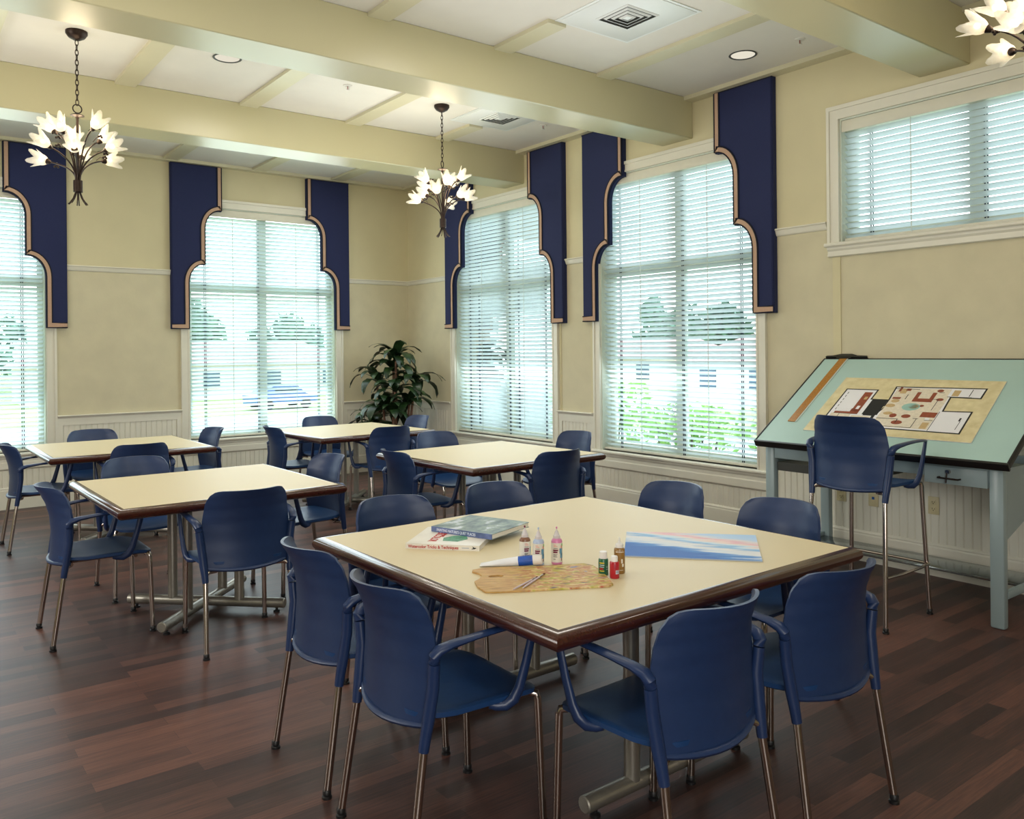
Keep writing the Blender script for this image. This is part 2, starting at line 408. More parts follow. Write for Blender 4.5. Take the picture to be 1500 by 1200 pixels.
class Side:
    """maps wall coordinates (a along the wall, d out of the wall into the room, z) to world"""
    def __init__(s, which): s.w = which
    def p(s, a, d, z): return (XR-d, a, z) if s.w == 'R' else (a, YL-d, z)
    def box(s, mb, a0, a1, d0, d1, z0, z1, m, bev=0): mb.box(s.p(a0, d0, z0), s.p(a1, d1, z1), m, bev)
    def prof(s, mb, a0, a1, pts, m):
        """extrude a (d,z) profile along the wall"""
        n = len(pts); vs = [s.p(a0, d, z) for d, z in pts]+[s.p(a1, d, z) for d, z in pts]
        fs = [(i, (i+1) % n, n+(i+1) % n, n+i) for i in range(n)]+[tuple(range(n)), tuple(reversed(range(n, 2*n)))]
        mb.add(vs, fs, m)
SR, SL = Side('R'), Side('L')
CAS = .09
def moulding_runs(side, runs, z):
    mb = MB()
    for a0, a1 in runs:
        side.prof(mb, a0, a1, [(0, z), (.030, z), (.036, z-.010), (.028, z-.016), (.022, z-.030), (.016, z-.046), (.010, z-.055), (0, z-.058)], 'trimwhite')
    global n_tr
    o = tag(mb.build('trim_%d' % n_tr), kind='structure'); n_tr += 1; return o
rR = [(8.362, YL), (5.868, 6.38), (CLER[1]+.10, 3.908), (YB, CLER[0]-.1)]
rL = [(XB, -.53), (1.425, 2.625), (4.545, XR)]
moulding_runs(SR, rR, 2.405); moulding_runs(SL, rL, 2.405)
def beadboard(side, mb, a0, a1, z0, z1, pitch=.052):
    n = max(1, round((a1-a0)/pitch)); w = (a1-a0)/n
    pts = []
    for i in range(n):
        s = a0+i*w; pts += [(s+.0, .004), (s+.006, .010), (s+w-.006, .010), (s+w-.002, .004)]
    pts.append((a1, .004))
    for i in range(len(pts)-1):
        (p, d), (q, e) = pts[i], pts[i+1]
        vs = [side.p(p, d, z0), side.p(q, e, z0), side.p(q, e, z1), side.p(p, d, z1)]
        mb.add(vs, [(0, 1, 2, 3) if side.w == 'L' else (3, 2, 1, 0)], 'trimwhite')
def wainscot(side, a0, a1, z_top=.785, cap=True, stile=.05):
    mb = MB()
    if cap:
        side.prof(mb, a0, a1, [(0, .888), (.040, .888), (.045, .882), (.040, .874), (.028, .868), (.020, .855), (.018, .785), (0, .785)], 'trimwhite')
    side.box(mb, a0, a0+stile, .002, .018, .20, z_top, 'trimwhite'); side.box(mb, a1-stile, a1, .002, .018, .20, z_top, 'trimwhite')
    beadboard(side, mb, a0+stile, a1-stile, .20, z_top)
    global n_tr
    o = tag(mb.build('trim_%d' % n_tr), kind='structure'); n_tr += 1
    return o
for a0, a1 in ((8.36, YL-.012), (5.868, 6.38), (.0, 3.908), (YB+.02, -.002)): wainscot(SR, a0, a1)
for a0, a1 in ((XB+.02, -.53), (1.425, 2.625), (4.545, XR-.02)): wainscot(SL, a0, a1)
for a0, a1 in ((6.38, 8.36), (3.908, 5.868)): wainscot(SR, a0, a1, .378, False, .012)
for a0, a1 in ((-.53, 1.425), (2.625, 4.545)): wainscot(SL, a0, a1, .378, False, .012)
bprof = [(0, 0), (.024, 0), (.024, .182), (.020, .192), (.022, .200), (.014, .212), (0, .214)]
mb = MB(); SR.prof(mb, YB, YL, bprof, 'trimwhite'); tag(mb.build('baseboard_right'), kind='structure')
mb = MB(); SL.prof(mb, XB, XR, bprof, 'trimwhite'); tag(mb.build('baseboard_left'), kind='structure')
# thin wall-coloured corner strips that frame the papered panels, and the panel seam by the drafting table
mb = MB()
for a in (6.355, 5.893): SR.box(mb, a-.013, a+.013, 0, .006, .89, 2.345, 'wall')
SR.box(mb, 3.285, 3.345, 0, .008, .89, 2.147, 'wall')
SR.box(mb, 8.385-.013, 8.385+.013, 0, .006, .89, 2.345, 'wall')
tag(mb.build('trim_%d' % n_tr), kind='structure'); n_tr += 1

# ------------------------------------------------------------------ windows and blinds
def make_window(idx, side, a0, a1, z0, z1, sill=True, meet=True):
    t = thing('window_%d' % idx, loc=side.p((a0+a1)/2, 0, z0), kind='structure')
    inv = Matrix.Translation(-Vector(t.location))
    def fin(mb, name): 
        mb.v = [tuple(inv @ Vector(q)) for q in mb.v]; return mb.build(name, t)
    mb = MB()                                             # casing: stepped flat trim
    for s0, s1 in ((a0-CAS, a0), (a1, a1+CAS)):
        side.box(mb, s0, s1, 0, .018, z0-.02, z1, 'trimwhite')
        o0, o1 = (s0, s0+.022) if s0 < a0 else (s1-.022, s1)
        side.box(mb, o0, o1, .018, .028, z0-.02, z1+.068, 'trimwhite')
        i0, i1 = (s1-.016, s1) if s0 < a0 else (s0, s0+.016)
        side.box(mb, i0, i1, .018, .023, z0-.02, z1, 'trimwhite')
    side.box(mb, a0-CAS, a1+CAS, 0, .018, z1, z1+CAS, 'trimwhite')
    side.box(mb, a0-CAS, a1+CAS, .018, .030, z1+.068, z1+CAS+.006, 'trimwhite')
    side.box(mb, a0-.016, a1+.016, .018, .023, z1, z1+.016, 'trimwhite')
    fin(mb, 'casing')
    mb = MB()
    side.prof(mb, a0-CAS-.012, a1+CAS+.012, [(-.08, z0), (.045, z0), (.052, z0-.008), (.052, z0-.020), (.045, z0-.028), (0, z0-.028), (-.08, z0-.028)], 'trimwhite')
    side.prof(mb, a0-CAS, a1+CAS, [(0, z0-.028), (.032, z0-.028), (.030, z0-.045), (.020, z0-.060), (.020, z0-.085), (.026, z0-.095), (.026, z0-.15 if sill else z0-.085), (.010, z0-.165 if sill else z0-.10), (0, z0-.165 if sill else z0-.10)], 'trimwhite')
    fin(mb, 'sill')
    mb = MB(); th = .012                                   # jamb lining of the opening
    side.box(mb, a0, a0+th, -.20, 0, z0, z1, 'sash'); side.box(mb, a1-th, a1, -.20, 0, z0, z1, 'sash'); side.box(mb, a0+th, a1-th, -.20, 0, z1-th, z1, 'sash'); side.box(mb, a0+th, a1-th, -.20, -.08, z0, z0+th, 'sash')
    fin(mb, 'jamb')
    mid = (a0+a1)/2; mb = MB(); d0, d1 = -.16, -.11
    for s0, s1 in ((a0+.012, a0+.062), (mid-.05, mid+.05), (a1-.062, a1-.012)): side.box(mb, s0, s1, d0, d1, z0+.012, z1-.012, 'sash', .004)
    side.box(mb, a0+.062, a1-.062, d0+.002, d1-.002, z0+.012, z0+.07, 'sash'); side.box(mb, a0+.062, a1-.062, d0+.002, d1-.002, z1-.07, z1-.012, 'sash')
    if meet: side.box(mb, a0+.03, a1-.03, d0-.004, d1+.012, 2.185, 2.275, 'sash', .004)
    fin(mb, 'sash_frame')
    zs = [(z0+.07, 2.185), (2.275, z1-.07)] if meet else [(z0+.07, z1-.07)]
    for s0, s1 in ((a0+.062, mid-.05), (mid+.05, a1-.062)):
        for q0, q1 in zs:
            mb = MB(); vs = [side.p(s0, -.135, q0), side.p(s1, -.135, q0), side.p(s1, -.135, q1), side.p(s0, -.135, q1)]
            mb.add(vs, [(0, 1, 2, 3)], 'glass'); fin(mb, 'pane')
    return t
make_window(1, SL, *WIN_L[0], W0, WH); make_window(2, SL, *WIN_L[1], W0, WH)
make_window(3, SR, *WIN_R[0], W0, WH); make_window(4, SR, *WIN_R[1], W0, WH)
make_window(5, SR, *CLER, sill=False, meet=False)

def make_blind(side, a0, a1, z0, z1, label):
    t = thing('window_blind', label, 'blind', side.p((a0+a1)/2, -.045, z0))
    inv = Matrix.Translation(-Vector(t.location))
    def fin(mb, name):
        mb.v = [tuple(inv @ Vector(q)) for q in mb.v]; return mb.build(name, t)
    g = .016; a0 += g; a1 -= g
    mb = MB(); side.box(mb, a0-.003, a1+.003, -.085, -.012, z1-.085, z1-.014, 'blindwhite', .004)
    side.box(mb, a0-.003, a1+.003, -.014, -.001, z1-.095, z1-.014, 'blindwhite', .003); fin(mb, 'headrail')
    mb = MB(); pitch = .043; tilt = radians(33); hw = .0255; n = int((z1-.115-(z0+.03))/pitch)
    top = z1-.115
    for i in range(n+1):
        zc = top-i*pitch
        vs = []
        for s in (-1, -.33, .33, 1):
            d = -.045+hw*s*cos(tilt); z = zc+hw*s*sin(tilt)+.003*(1-s*s)
            vs += [side.p(a0+.004, d, z), side.p(a1-.004, d, z)]
        mb.add(vs, [(2*j, 2*j+1, 2*j+3, 2*j+2) for j in range(3)], 'slat', True)
    fin(mb, 'slats')
    mb = MB(); side.box(mb, a0+.003, a1-.003, -.070, -.020, z0+.006, z0+.028, 'blindwhite', .004); fin(mb, 'bottom_rail')
    L = a1-a0
    for f_ in (.105, .46, .895):
        mb = MB()
        for dd in (-.071, -.0735):
            side.box(mb, a0+f_*L-.013, a0+f_*L-.004, dd, dd+.0015, z0+.02, z1-.09, 'corddark'); side.box(mb, a0+f_*L+.004, a0+f_*L+.013, dd, dd+.0015, z0+.02, z1-.09, 'corddark')
        fin(mb, 'ladder_cord')
    for f_ in (.28, .72):
        mb = MB(); side.box(mb, a0+f_*L-.003, a0+f_*L+.003, -.0195, -.0175, z0+.02, z1-.09, 'cordwhite'); fin(mb, 'lift_cord')
    return t
make_blind(SL, *WIN_L[0], W0, WH, 'white slatted blind behind the back-left table, cut off by the view edge')
make_blind(SL, *WIN_L[1], W0, WH, 'tall white slatted blind left of the potted plant, between two navy panels')
make_blind(SR, *WIN_R[0], W0, WH, 'narrow-looking tall white slatted blind just right of the potted plant')
make_blind(SR, *WIN_R[1], W0, WH, 'widest tall white slatted blind, left of the drafting table')
make_blind(SR, *CLER, 'short wide white slatted blind high on the wall above the drafting table')

# ------------------------------------------------------------------ valance panels
def valance_outline(side_sign):
    """(x, z) outline: outer edge at x=0, scalloped inner edge to +x; counter-clockwise"""
    zt, zb = 3.57, 1.765
    pts = [(0, zb), (.19, zb)]
    pts.append((.19, 2.27))
    def arc(x0, z0, x1, z1, n=10):          # quarter ellipse leaving vertically, arriving horizontally
        return [(x1-(x1-x0)*cos(pi/2*i/n), z0+(z1-z0)*sin(pi/2*i/n)) for i in range(1, n+1)]
    pts += arc(.19, 2.27, .345, 2.475)
    pts.append((.365, 2.475)); pts.append((.365, 2.87))
    pts += arc(.365, 2.87, .53, 3.08)
    pts.append((.55, 3.08)); pts.append((.55, zt)); pts.append((0, zt))
    return pts
def offset_in(poly, d):
    n = len(poly); out = []
    for i in range(n):
        a = Vector((*poly[i-1], 0)); b = Vector((*poly[i], 0)); c = Vector((*poly[(i+1) % n], 0))
        e1 = (b-a).normalized(); e2 = (c-b).normalized()
        n1 = Vector((-e1.y, e1.x, 0)); n2 = Vector((-e2.y, e2.x, 0)); s = n1+n2
        if s.length < 1e-6: s = n1
        s.normalize(); k = d/max(.35, s.dot(n1)); out.append((b.x+s.x*k, b.y+s.y*k))
    return out
DEP = .055
def make_valance(side, a, dirn, label, width=.55):
    """a: wall coordinate of the outer edge; dirn +-1: towards the window"""
    t = thing('window_valance', label, 'valance', side.p(a, 0, 1.765), group=None)
    inv = Matrix.Translation(-Vector(t.location)); sx = width/.55
    poly = [(x*sx, z) for x, z in valance_outline(1)]
    flip = (side.w == 'R') == (dirn > 0)
    def ext(mb, pl, d0, d1, m):
        n = len(pl)
        vs = [inv @ Vector(side.p(a+dirn*x, d0, z)) for x, z in pl]+[inv @ Vector(side.p(a+dirn*x, d1, z)) for x, z in pl]
        fs = [tuple(range(n)), tuple(reversed(range(n, 2*n)))]+[(i, n+i, n+(i+1) % n, (i+1) % n) for i in range(n)]
        if flip: fs = [tuple(reversed(f)) for f in fs]
        mb.add(vs, fs, m)
    mb = MB(); ext(mb, poly, .002, DEP-.012, 'navyfab'); ext(mb, offset_in(poly, .006), DEP-.012, DEP-.003, 'navyfab'); ext(mb, offset_in(poly, .014), DEP-.003, DEP, 'navyfab')
    mb.build('padded_panel', t)
    n = len(poly)
    inner = offset_in(poly, .052); i_in = offset_in(poly, .006)
    # tan band along the bottom and the scalloped edge: strip between two offsets, standing 4 mm proud
    mb = MB(); idx = list(range(0, n-1))
    A = [i_in[i] for i in idx]; B = [inner[i] for i in idx]
    A[0] = (0.004, A[0][1]); B[0] = (0.004, B[0][1]); A[-1] = (A[-1][0], 3.566); B[-1] = (B[-1][0], 3.566)
    strip = A+B[::-1]
    k = len(A)
    vs = [inv @ Vector(side.p(a+dirn*x, d, z)) for d in (DEP-.004, DEP+.005) for x, z in A+B]
    fs = []
    for i in range(k-1):
        fs.append((2*k+i, 2*k+i+1, 3*k+i+1, 3*k+i)); fs.append((i, 2*k+i, 2*k+i+1, i+1)); fs.append((k+i, k+i+1, 3*k+i+1, 3*k+i))
    mb.add(vs, fs, 'tanfab'); mb.build('tan_border', t)
    mb = MB()
    for pl in (A, B):
        mb.tube([inv @ Vector(side.p(a+dirn*x, DEP+.004, z)) for x, z in pl], .0065, 'piping', n=6)
    outer = [(0.003, 3.566), (0.003, 1.769)]
    mb.tube([inv @ Vector(side.p(a+dirn*(i_in[n-2][0]), DEP-.002, 3.567)), inv @ Vector(side.p(a, DEP-.006, 3.567))], .005, 'piping', n=6)
    mb.build('piping', t)
    return t
make_valance(SL, 1.52, -1, 'navy padded scalloped panel at the far left, overlapping the left chandelier in the view')
make_valance(SL, 2.52, 1, 'navy padded scalloped panel left of the window that is left of the plant')
make_valance(SL, 4.626, -1, 'navy padded scalloped panel between the left wall window and the room corner')
make_valance(SR, 8.42, -1, 'navy padded scalloped panel just right of the room corner, behind the middle chandelier')
make_valance(SR, 6.25, 1, 'navy padded panel right of the narrow-looking window, tan edge on its left side')
make_valance(SR, 5.962, -1, 'navy padded panel left of the widest tall window, top hidden by the ceiling beam')
make_valance(SR, 3.81, 1, 'largest navy padded scalloped panel, nearest the high window over the drafting table')

# ------------------------------------------------------------------ chairs
def chair_parts(t, H=0.0, stool=False):
    """armchair facing +y, origin on the floor under the seat; H raises seat, back and arms"""
    # back shell
    nx, nz = 22, 22; mb = MB(); G = []
    def prof(tt):
        P = [(0, -.212), (.15, -.204), (.35, -.198), (.55, -.203), (.72, -.218), (.86, -.240), (1, -.272)]
        for (a, ya), (b, yb) in zip(P, P[1:]):
            if tt <= b+1e-9:
                u = (tt-a)/(b-a); u = u*u*(3-2*u)*.5+u*.5; return ya+(yb-ya)*u
        return P[-1][1]
    for k in range(2):
        off = 0 if k == 0 else -.011
        for j in range(nz+1):
            tt = j/nz
            for i in range(nx+1):
                s = -1+2*i/nx
                w = (.208+.010*sin(pi*min(1, tt*1.3)))*(1-.03*max(0, tt-.5)/.5-.10*(max(0, tt-.78)/.22)**2.2)
                zt = .425+.385*tt
                # rounded top corners and slight crown
                x = w*s; z = zt+H
                if tt > .0:
                    edge = max(0, abs(s)-.70)/.30
                    z -= (1-sqrt(max(0, 1-.97*edge*edge)))*.026*max(0, (tt-.6)/.4)**1.6
                z += .004*(1-s*s)*tt - .020*(1-s*s)*(1-tt)**3
                lower = 1-.55*max(0, .25-tt)/.25
                y = prof(tt)-.012*tt+(.050+.052*tt*tt)*s*s
                ny = sqrt(1+(2*.065*s/.2)**2)
                G.append((x+(off*(-2*.065*s/.2)/ny if k else 0), y+off/ny if k else y, z))
    W = nx+1; K = W*(nz+1); fs = []
    for j in range(nz):
        for i in range(nx):
            q = j*W+i; fs.append((q+1, q, q+W, q+W+1)); fs.append((K+q, K+q+1, K+q+W+1, K+q+W))
    for i in range(nx):
        fs.append((i, i+1, K+i+1, K+i)); q = nz*W+i; fs.append((q+1, q, K+q, K+q+1))
    for j in range(nz):
        q = j*W; fs.append((q+W, q, K+q, K+q+W)); q = j*W+nx; fs.append((q, q+W, K+q+W, K+q))
    mb.add(G, fs, 'navyplastic', True)
    mb.build('backrest', t, angle=50)
    # seat pan
    mb = MB(); n = 40; rings = [0, .35, .65, .85, .95, 1.0, 1.0, .96]
    vs = []
    for r, k in zip(rings, range(len(rings))):
        for i in range(n):
            a = 2*pi*i/n; ca, sa = cos(a), sin(a); e = .42
            x = .222*math.copysign(abs(ca)**e, ca)*r; y = .022+.228*math.copysign(abs(sa)**e, sa)*r
            x *= 1+.04*(y/.24)
            z = .448-.012*(1-r*r)+(.006*abs(x/.22)**2)-(.02*max(0, (y-.12)/.13)**2)+.010*max(0, (-y-.08)/.12)
            if k == 5: z -= .004
            if k == 6: z -= .018
            if k == 7: z -= .022
            if k == 0: x, y, z = 0, .02, .436
            vs.append((x, y, z+H))
    fs = [(i*n+j, i*n+(j+1) % n, (i+1)*n+(j+1) % n, (i+1)*n+j) for i in range(len(rings)-1) for j in range(n)]
    fs.append(tuple(reversed([(len(rings)-1)*n+j for j in range(n)])))
    mb.add(vs, fs, 'navyseat', True)
    # rear rim that sweeps up under the backrest
    rim = [(-.205+.41*i/10, -.165-.062*(1-((i-5)/5)**2), .424-.014*(1-((i-5)/5)**2)+H) for i in range(11)]
    mb.tube(rim, .012, 'navyplastic', n=8, ref=(0, 0, 1), r2=.010)
    mb.build('seat', t, angle=50)
    for sx in (-1, 1):
        mb = MB()                          # arm: rear post, sleeve, arm rail, front post with hooked end
        mb.tube([(sx*.213, -.192, .360+H), (sx*.215, -.186, .40+H), (sx*.219, -.178, .45+H), (sx*.226, -.166, .54+H), (sx*.236, -.168, .612+H)], [.0155, .0165, .0175, .017, .0165], 'navyarm', n=12, ref=(1, 0, 0), r2=[.0155, .0175, .0205, .0205, .019])
        mb.tube([(sx*.236, -.168, .615+H), (sx*.240, -.169, .632+H), (sx*.244, -.156, .648+H), (sx*.249, -.12, .658+H), (sx*.255, -.04, .667+H), (sx*.256, .05, .671+H), (sx*.255, .13, .670+H), (sx*.252, .170, .667+H)],
                [.0175, .020, .021, .0195, .0195, .019, .018, .016], 'navyarm', n=12, ref=(0, 0, 1), r2=[.0175, .018, .0155, .012, .0085, .008, .008, .007])
        mb.tube([(sx*.254, .178, .670+H), (sx*.252, .172, .635+H), (sx*.248, .150, .55+H), (sx*.242, .128, .475+H), (sx*.236, .110, .440+H), (sx*.226, .086, .424+H), (sx*.212, .060, .424+H), (sx*.200, .045, .428+H)],
                [.015, .0145, .015, .017, .019, .017, .014, .012], 'navyarm', n=12, ref=(1, 0, 0), r2=[.008, .009, .011, .013, .015, .015, .013, .010])
        mb.build('armrest', t)
    fx, rx = (.215, .225) if not stool else (.232, .238)
    fy, ry = (.235, -.245) if not stool else (.255, -.245)
    legs = []
    for sx in (-1, 1):
        legs.append([(sx*.190, .205, .423+H), (sx*.205, .220, .420+H), (sx*.2075, .2235, .405+H), (sx*.2085, .225, .36+H), (sx*fx, fy, .014)])
        legs.append([(sx*.150, -.150, .405+H), (sx*.190, -.172, .408+H), (sx*.209, -.184, .398+H), (sx*.213, -.192, .36+H), (sx*rx, ry, .014)])
    for pts in legs:
        mb = MB(); mb.tube(pts, .0125, 'chrome', n=10); l = mb.build('leg', t)
        x, y, _ = pts[-1]; mb = MB()
        mb.lathe([(.012, .030), (.0145, .027), (.0145, .014), (.010, .012), (.017, .008), (.017, .0), ], 'blackplastic', 12, Matrix.Translation((x, y, 0)))
        mb.build('glide', l)
    if not stool:
        mb = MB()
        for y in (.16, -.15): mb.tube([(-.178, y, .412), (.178, y, .412)], .010, 'chrome', n=8)
        for x in (-.12, .12): mb.tube([(x, -.15, .416), (x, .16, .416)], .009, 'chrome', n=8)
        mb.build('under_frame', t)
    else:
        mb = MB()
        for y in (.16, -.15): mb.tube([(-.178, y, .412+H), (.178, y, .412+H)], .010, 'chrome', n=8)
        mb.build('under_frame', t)
        mb = MB(); z = .285
        def legx(y0): return .222
        P = [(-.238, -.225, z), (-.250, -.10, z), (-.250, .12, z), (-.236, .242, z), (-.10, .250, z), (.10, .250, z), (.236, .242, z), (.250, .12, z), (.250, -.10, z), (.238, -.225, z)]
        mb.tube(P, .008, 'chrome', n=8); mb.build('foot_ring', t)
FACE = {'+y': 0.0, '+x': -pi/2, '-x': pi/2, '-y': pi}
C_NEAR = 'chairs around the big near table'; C_L = 'chairs around the left middle table'; C_M = 'chairs around the right middle table'; C_BC = 'chairs around the table by the plant'; C_BL = 'chairs around the back left table'
CH = [
 (1.43, 2.82, '+x', 0, 'navy armchair on the left side of the big near table, farther from the palette', C_NEAR),
 (1.415, 2.235, '+x', -1, 'navy armchair on the left side of the big near table, closest to the palette', C_NEAR),
 (1.825, 1.675, '+y', 1, 'navy armchair tucked under the big near table, just right of its nearest corner', C_NEAR),
 (2.42, 1.662, '+y', -2, 'navy armchair at the big near table, back to us, below the sea painting', C_NEAR),
 (1.90, 3.20, '-y', 2, 'navy armchair beyond the big near table, behind the two art books', C_NEAR),
 (2.50, 3.22, '-y', 0, 'navy armchair beyond the big near table, above the three craft paint bottles', C_NEAR),
 (2.98, 2.20, '-x', 0, 'navy armchair facing left beyond the sea painting, standing nearest the bar chair', C_NEAR),
 (2.99, 2.83, '-x', 0, 'navy armchair across the big near table, in front of the widest window sill', C_NEAR),
 (.935, 4.96, '+x', 0, 'navy armchair at the left end of the left middle table, seen from its side', C_L),
 (1.50, 4.36, '+y', -3, 'navy armchair, back square to us, in front of the left middle table pedestal', C_L),
 (1.34, 5.66, '-y', 0, 'navy armchair beyond the left middle table, overlapping a chair of the back-left table', C_L),
 (2.17, 5.10, '-x', 4, 'navy armchair at the right end of the left middle table, facing left', C_L),
 (3.06, 5.08, '+x', -3, 'navy armchair at the left end of the right middle table', C_M),
 (3.72, 4.53, '+y', 0, 'navy armchair in front of the right middle table, back turned to us', C_M),
 (3.74, 5.76, '-y', 2, 'navy armchair beyond the right middle table, close to the narrow-looking window', C_M),
 (4.43, 5.18, '-x', 0, 'navy armchair at the right end of the right middle table, by the white wainscot', C_M),
 (3.13, 7.50, '+x', -3, 'navy armchair at the left end of the table by the plant', C_BC),
 (3.76, 6.95, '+y', 0, 'navy armchair in front of the table by the plant, back turned to us', C_BC),
 (3.74, 8.08, '-y', 3, 'navy armchair beyond the table by the plant, against the left wall window', C_BC),
 (4.37, 7.62, '-x', 2, 'navy armchair at the right end of the table by the plant, below its leaves', C_BC),
 (1.015, 7.45, '+x', 0, 'navy armchair at the left end of the back-left table, at the view edge', C_BL),
 (1.60, 6.99, '+y', 0, 'navy armchair with its back to us in front of the back-left table', C_BL),
 (1.54, 8.10, '-y', 0, 'navy armchair beyond the back-left table, against the white wall panelling', C_BL),
 (2.24, 7.72, '-x', 4, 'navy armchair at the right end of the back-left table, in front of the window', C_BL),
]
proto = thing('dining_chair', None, 'chair'); chair_parts(proto)
for i, (x, y, fc, da, lab, grp) in enumerate(CH):
    o = proto if i == 0 else dup(proto)
    place(o, (x, y, 0), FACE[fc]+radians(da), lab, grp)
st = thing('bar_chair', 'tall navy bar-height armchair on chrome legs in front of the drafting table', 'bar chair', (4.405, 2.505, 0), FACE['+x']+radians(1))
chair_parts(st, .31, True)

# ------------------------------------------------------------------ tables
def make_table(cx_, cy_, s, rz, label, cross=True):
    """s: side of the cream field; the dark bullnose adds 3.7 cm all round"""
    t = thing('square_table', label, 'table', (cx_, cy_, 0), rz)
    h = s/2; mb = MB(); mb.box((-h, -h, .700), (h, h, .740), 'laminate'); mb.build('table_top', t)
    mb = MB(); e = .037; prof = []
    for i in range(13):
        a = pi/2-pi*i/12; prof.append((.002+(e-.002)*max(0, cos(a)), .7125+.0275*sin(a)))
    prof = [(0, .740)]+prof+[(0, .685)]
    n = len(prof); vs = []
    for sx, sy in ((-1, -1), (1, -1), (1, 1), (-1, 1)):
        for d, z in prof: vs.append((sx*(h+d), sy*(h+d), z))
    fs = [(c*n+i, c*n+i+1, ((c+1) % 4)*n+i+1, ((c+1) % 4)*n+i) for c in range(4) for i in range(n-1)]
    fs = [tuple(reversed(f)) for f in fs]
    mb.add(vs, fs, 'mahog', True); mb.build('edge_band', t, angle=60)
    zt = .052; r = .028
    def foot(p, q, posts):
        mb = MB(); P, Q = Vector((*p, zt)), Vector((*q, zt)); d = (Q-P).normalized()
        mb.tube([P, P+d*.004, Q-d*.004, Q], [r-.004, r, r, r-.004], 'steel', n=16); f = mb.build('foot_tube', t)
        for e_ in (P+d*.05, Q-d*.05):
            mb = MB(); mb.lathe([(.008, zt-r+.006), (.008, .014), (.018, .010), (.018, 0)], 'blackplastic', 12, Matrix.Translation((e_.x, e_.y, 0))); mb.build('glide', f)
        for x, y in posts:
            mb = MB(); mb.tube([(x, y, zt+.012), (x, y, .677)], .027, 'steel', n=16); mb.build('post', t)
        mb = MB(); P2, Q2 = P+d*.10, Q-d*.10; P2.z = Q2.z = .6855
        nrm = Vector((-d.y, d.x, 0))*.03
        mb.add([P2-nrm+Vector((0, 0, -.006)), Q2-nrm+Vector((0, 0, -.006)), Q2+nrm+Vector((0, 0, -.006)), P2+nrm+Vector((0, 0, -.006)), P2-nrm+Vector((0, 0, .019)), Q2-nrm+Vector((0, 0, .019)), Q2+nrm+Vector((0, 0, .019)), P2+nrm+Vector((0, 0, .019))],
               [(0, 3, 2, 1), (4, 5, 6, 7), (0, 1, 5, 4), (1, 2, 6, 5), (2, 3, 7, 6), (3, 0, 4, 7)], 'blackplastic'); mb.build('top_bracket', t)
    if cross:
        k = .34; p = .145
        foot((-k, -k), (k, k), [(-p, -p), (p, p)]); foot((-k, k), (k, -k), [(-p, p), (p, -p)])
    else:
        for y in (-.475, .475): foot((-.41, y), (.41, y), [(-.19, y), (.17, y)])
    return t
make_table(2.171, 2.437, 1.45, radians(.5), 'big square cream-topped table with mahogany edge in the foreground, carrying the art supplies', False)
make_table(1.513, 4.945, 1.14, radians(.5), 'cream-topped square table left of the big near one, with a dark bullnose edge')
make_table(3.595, 4.99, 1.14, radians(2), 'cream-topped square table right of centre, behind the big near one, by the narrow-looking window')
make_table(3.665, 7.42, 1.14, radians(2), 'cream-topped square table in front of the potted plant in the room corner')
make_table(1.59, 7.464, 1.14, 0, 'cream-topped square table at the back left, in front of the wainscot and two windows')

# ------------------------------------------------------------------ drafting table
BY0, BY1 = 1.838, 3.392; BX0, BZ0, BX1, BZ1 = 4.60, .884, 5.43, 1.417
bl = sqrt((BX1-BX0)**2+(BZ1-BZ0)**2)
dt = thing('drafting_table', 'grey steel drafting table with a tilted mint-green board against the right wall', 'drafting table', (5.05, 2.615, 0))
dinv = Matrix.Translation(-Vector(dt.location))
BF = frame((BX0, BY1, BZ0), (0, -1, 0), (BX1-BX0, 0, BZ1-BZ0))      # board frame: x to the right, y up the slope, z out of the board
LB = dinv @ BF
bw = BY1-BY0
mb = MB(); mb.box((.012, .012, -.03), (bw-.012, bl-.012, 0), 'mint', mat=LB); mb.build('board', dt)
mb = MB()
mb.box((0, -.006, -.042), (bw, .012, .004), 'blackedge', .004, LB); mb.box((0, bl-.012, -.034), (bw, bl, .002), 'blackedge', .003, LB)
mb.box((0, .012, -.034), (.012, bl-.012, .003), 'blackedge', .003, LB); mb.box((bw-.012, .012, -.034), (bw, bl-.012, .003), 'blackedge', .003, LB)
mb.build('edge_strip', dt)
def dbox(mb, a, b, m, bev=0): mb.box(tuple(dinv @ Vector(a)), tuple(dinv @ Vector(b)), m, bev)
LX0, LX1, RX0, RX1 = 4.68, 4.735, 5.315, 5.37
for y0, y1 in ((1.895, 1.970), (3.295, 3.365)):
    for x0, x1 in ((LX0, LX1), (RX0, RX1)):
        mb = MB(); dbox(mb, (x0, y0, 0), (x1, y1, .845), 'deskgrey', .014); mb.build('leg', dt)
mb = MB(); dbox(mb, (4.685, 1.970, .772), (4.705, 3.295, .846), 'deskgrey', .003); mb.build('front_rail', dt)
mb = MB(); dbox(mb, (5.34, 1.970, .70), (5.36, 3.295, .846), 'deskgrey', .003); mb.build('rear_rail', dt)
for y0, y1 in ((1.90, 1.92), (3.335, 3.355)):
    mb = MB()
    pts = [(4.735, .52), (5.315, .40), (5.315, .846), (4.735, .846)]
    pts = [(4.735, .47), (5.0, .56), (5.315, .56), (5.315, .846), (4.735, .846)]
    if y0 > 3: pts = [(4.735, .70), (5.0, .72), (5.315, .72), (5.315, .846), (4.735, .846)]
    vs = [tuple(dinv @ Vector((x, y, z))) for y in (y0, y1) for x, z in pts]; n = 5
    mb.add(vs, [tuple(range(n)), tuple(reversed(range(n, 2*n)))]+[(i, n+i, n+(i+1) % n, (i+1) % n) for i in range(n)], 'deskgrey'); mb.build('side_panel', dt)
    mb = MB(); dbox(mb, (4.735, y0-.003, .155), (5.315, y1+.003, .195), 'deskgrey', .003); mb.build('side_stretcher', dt)
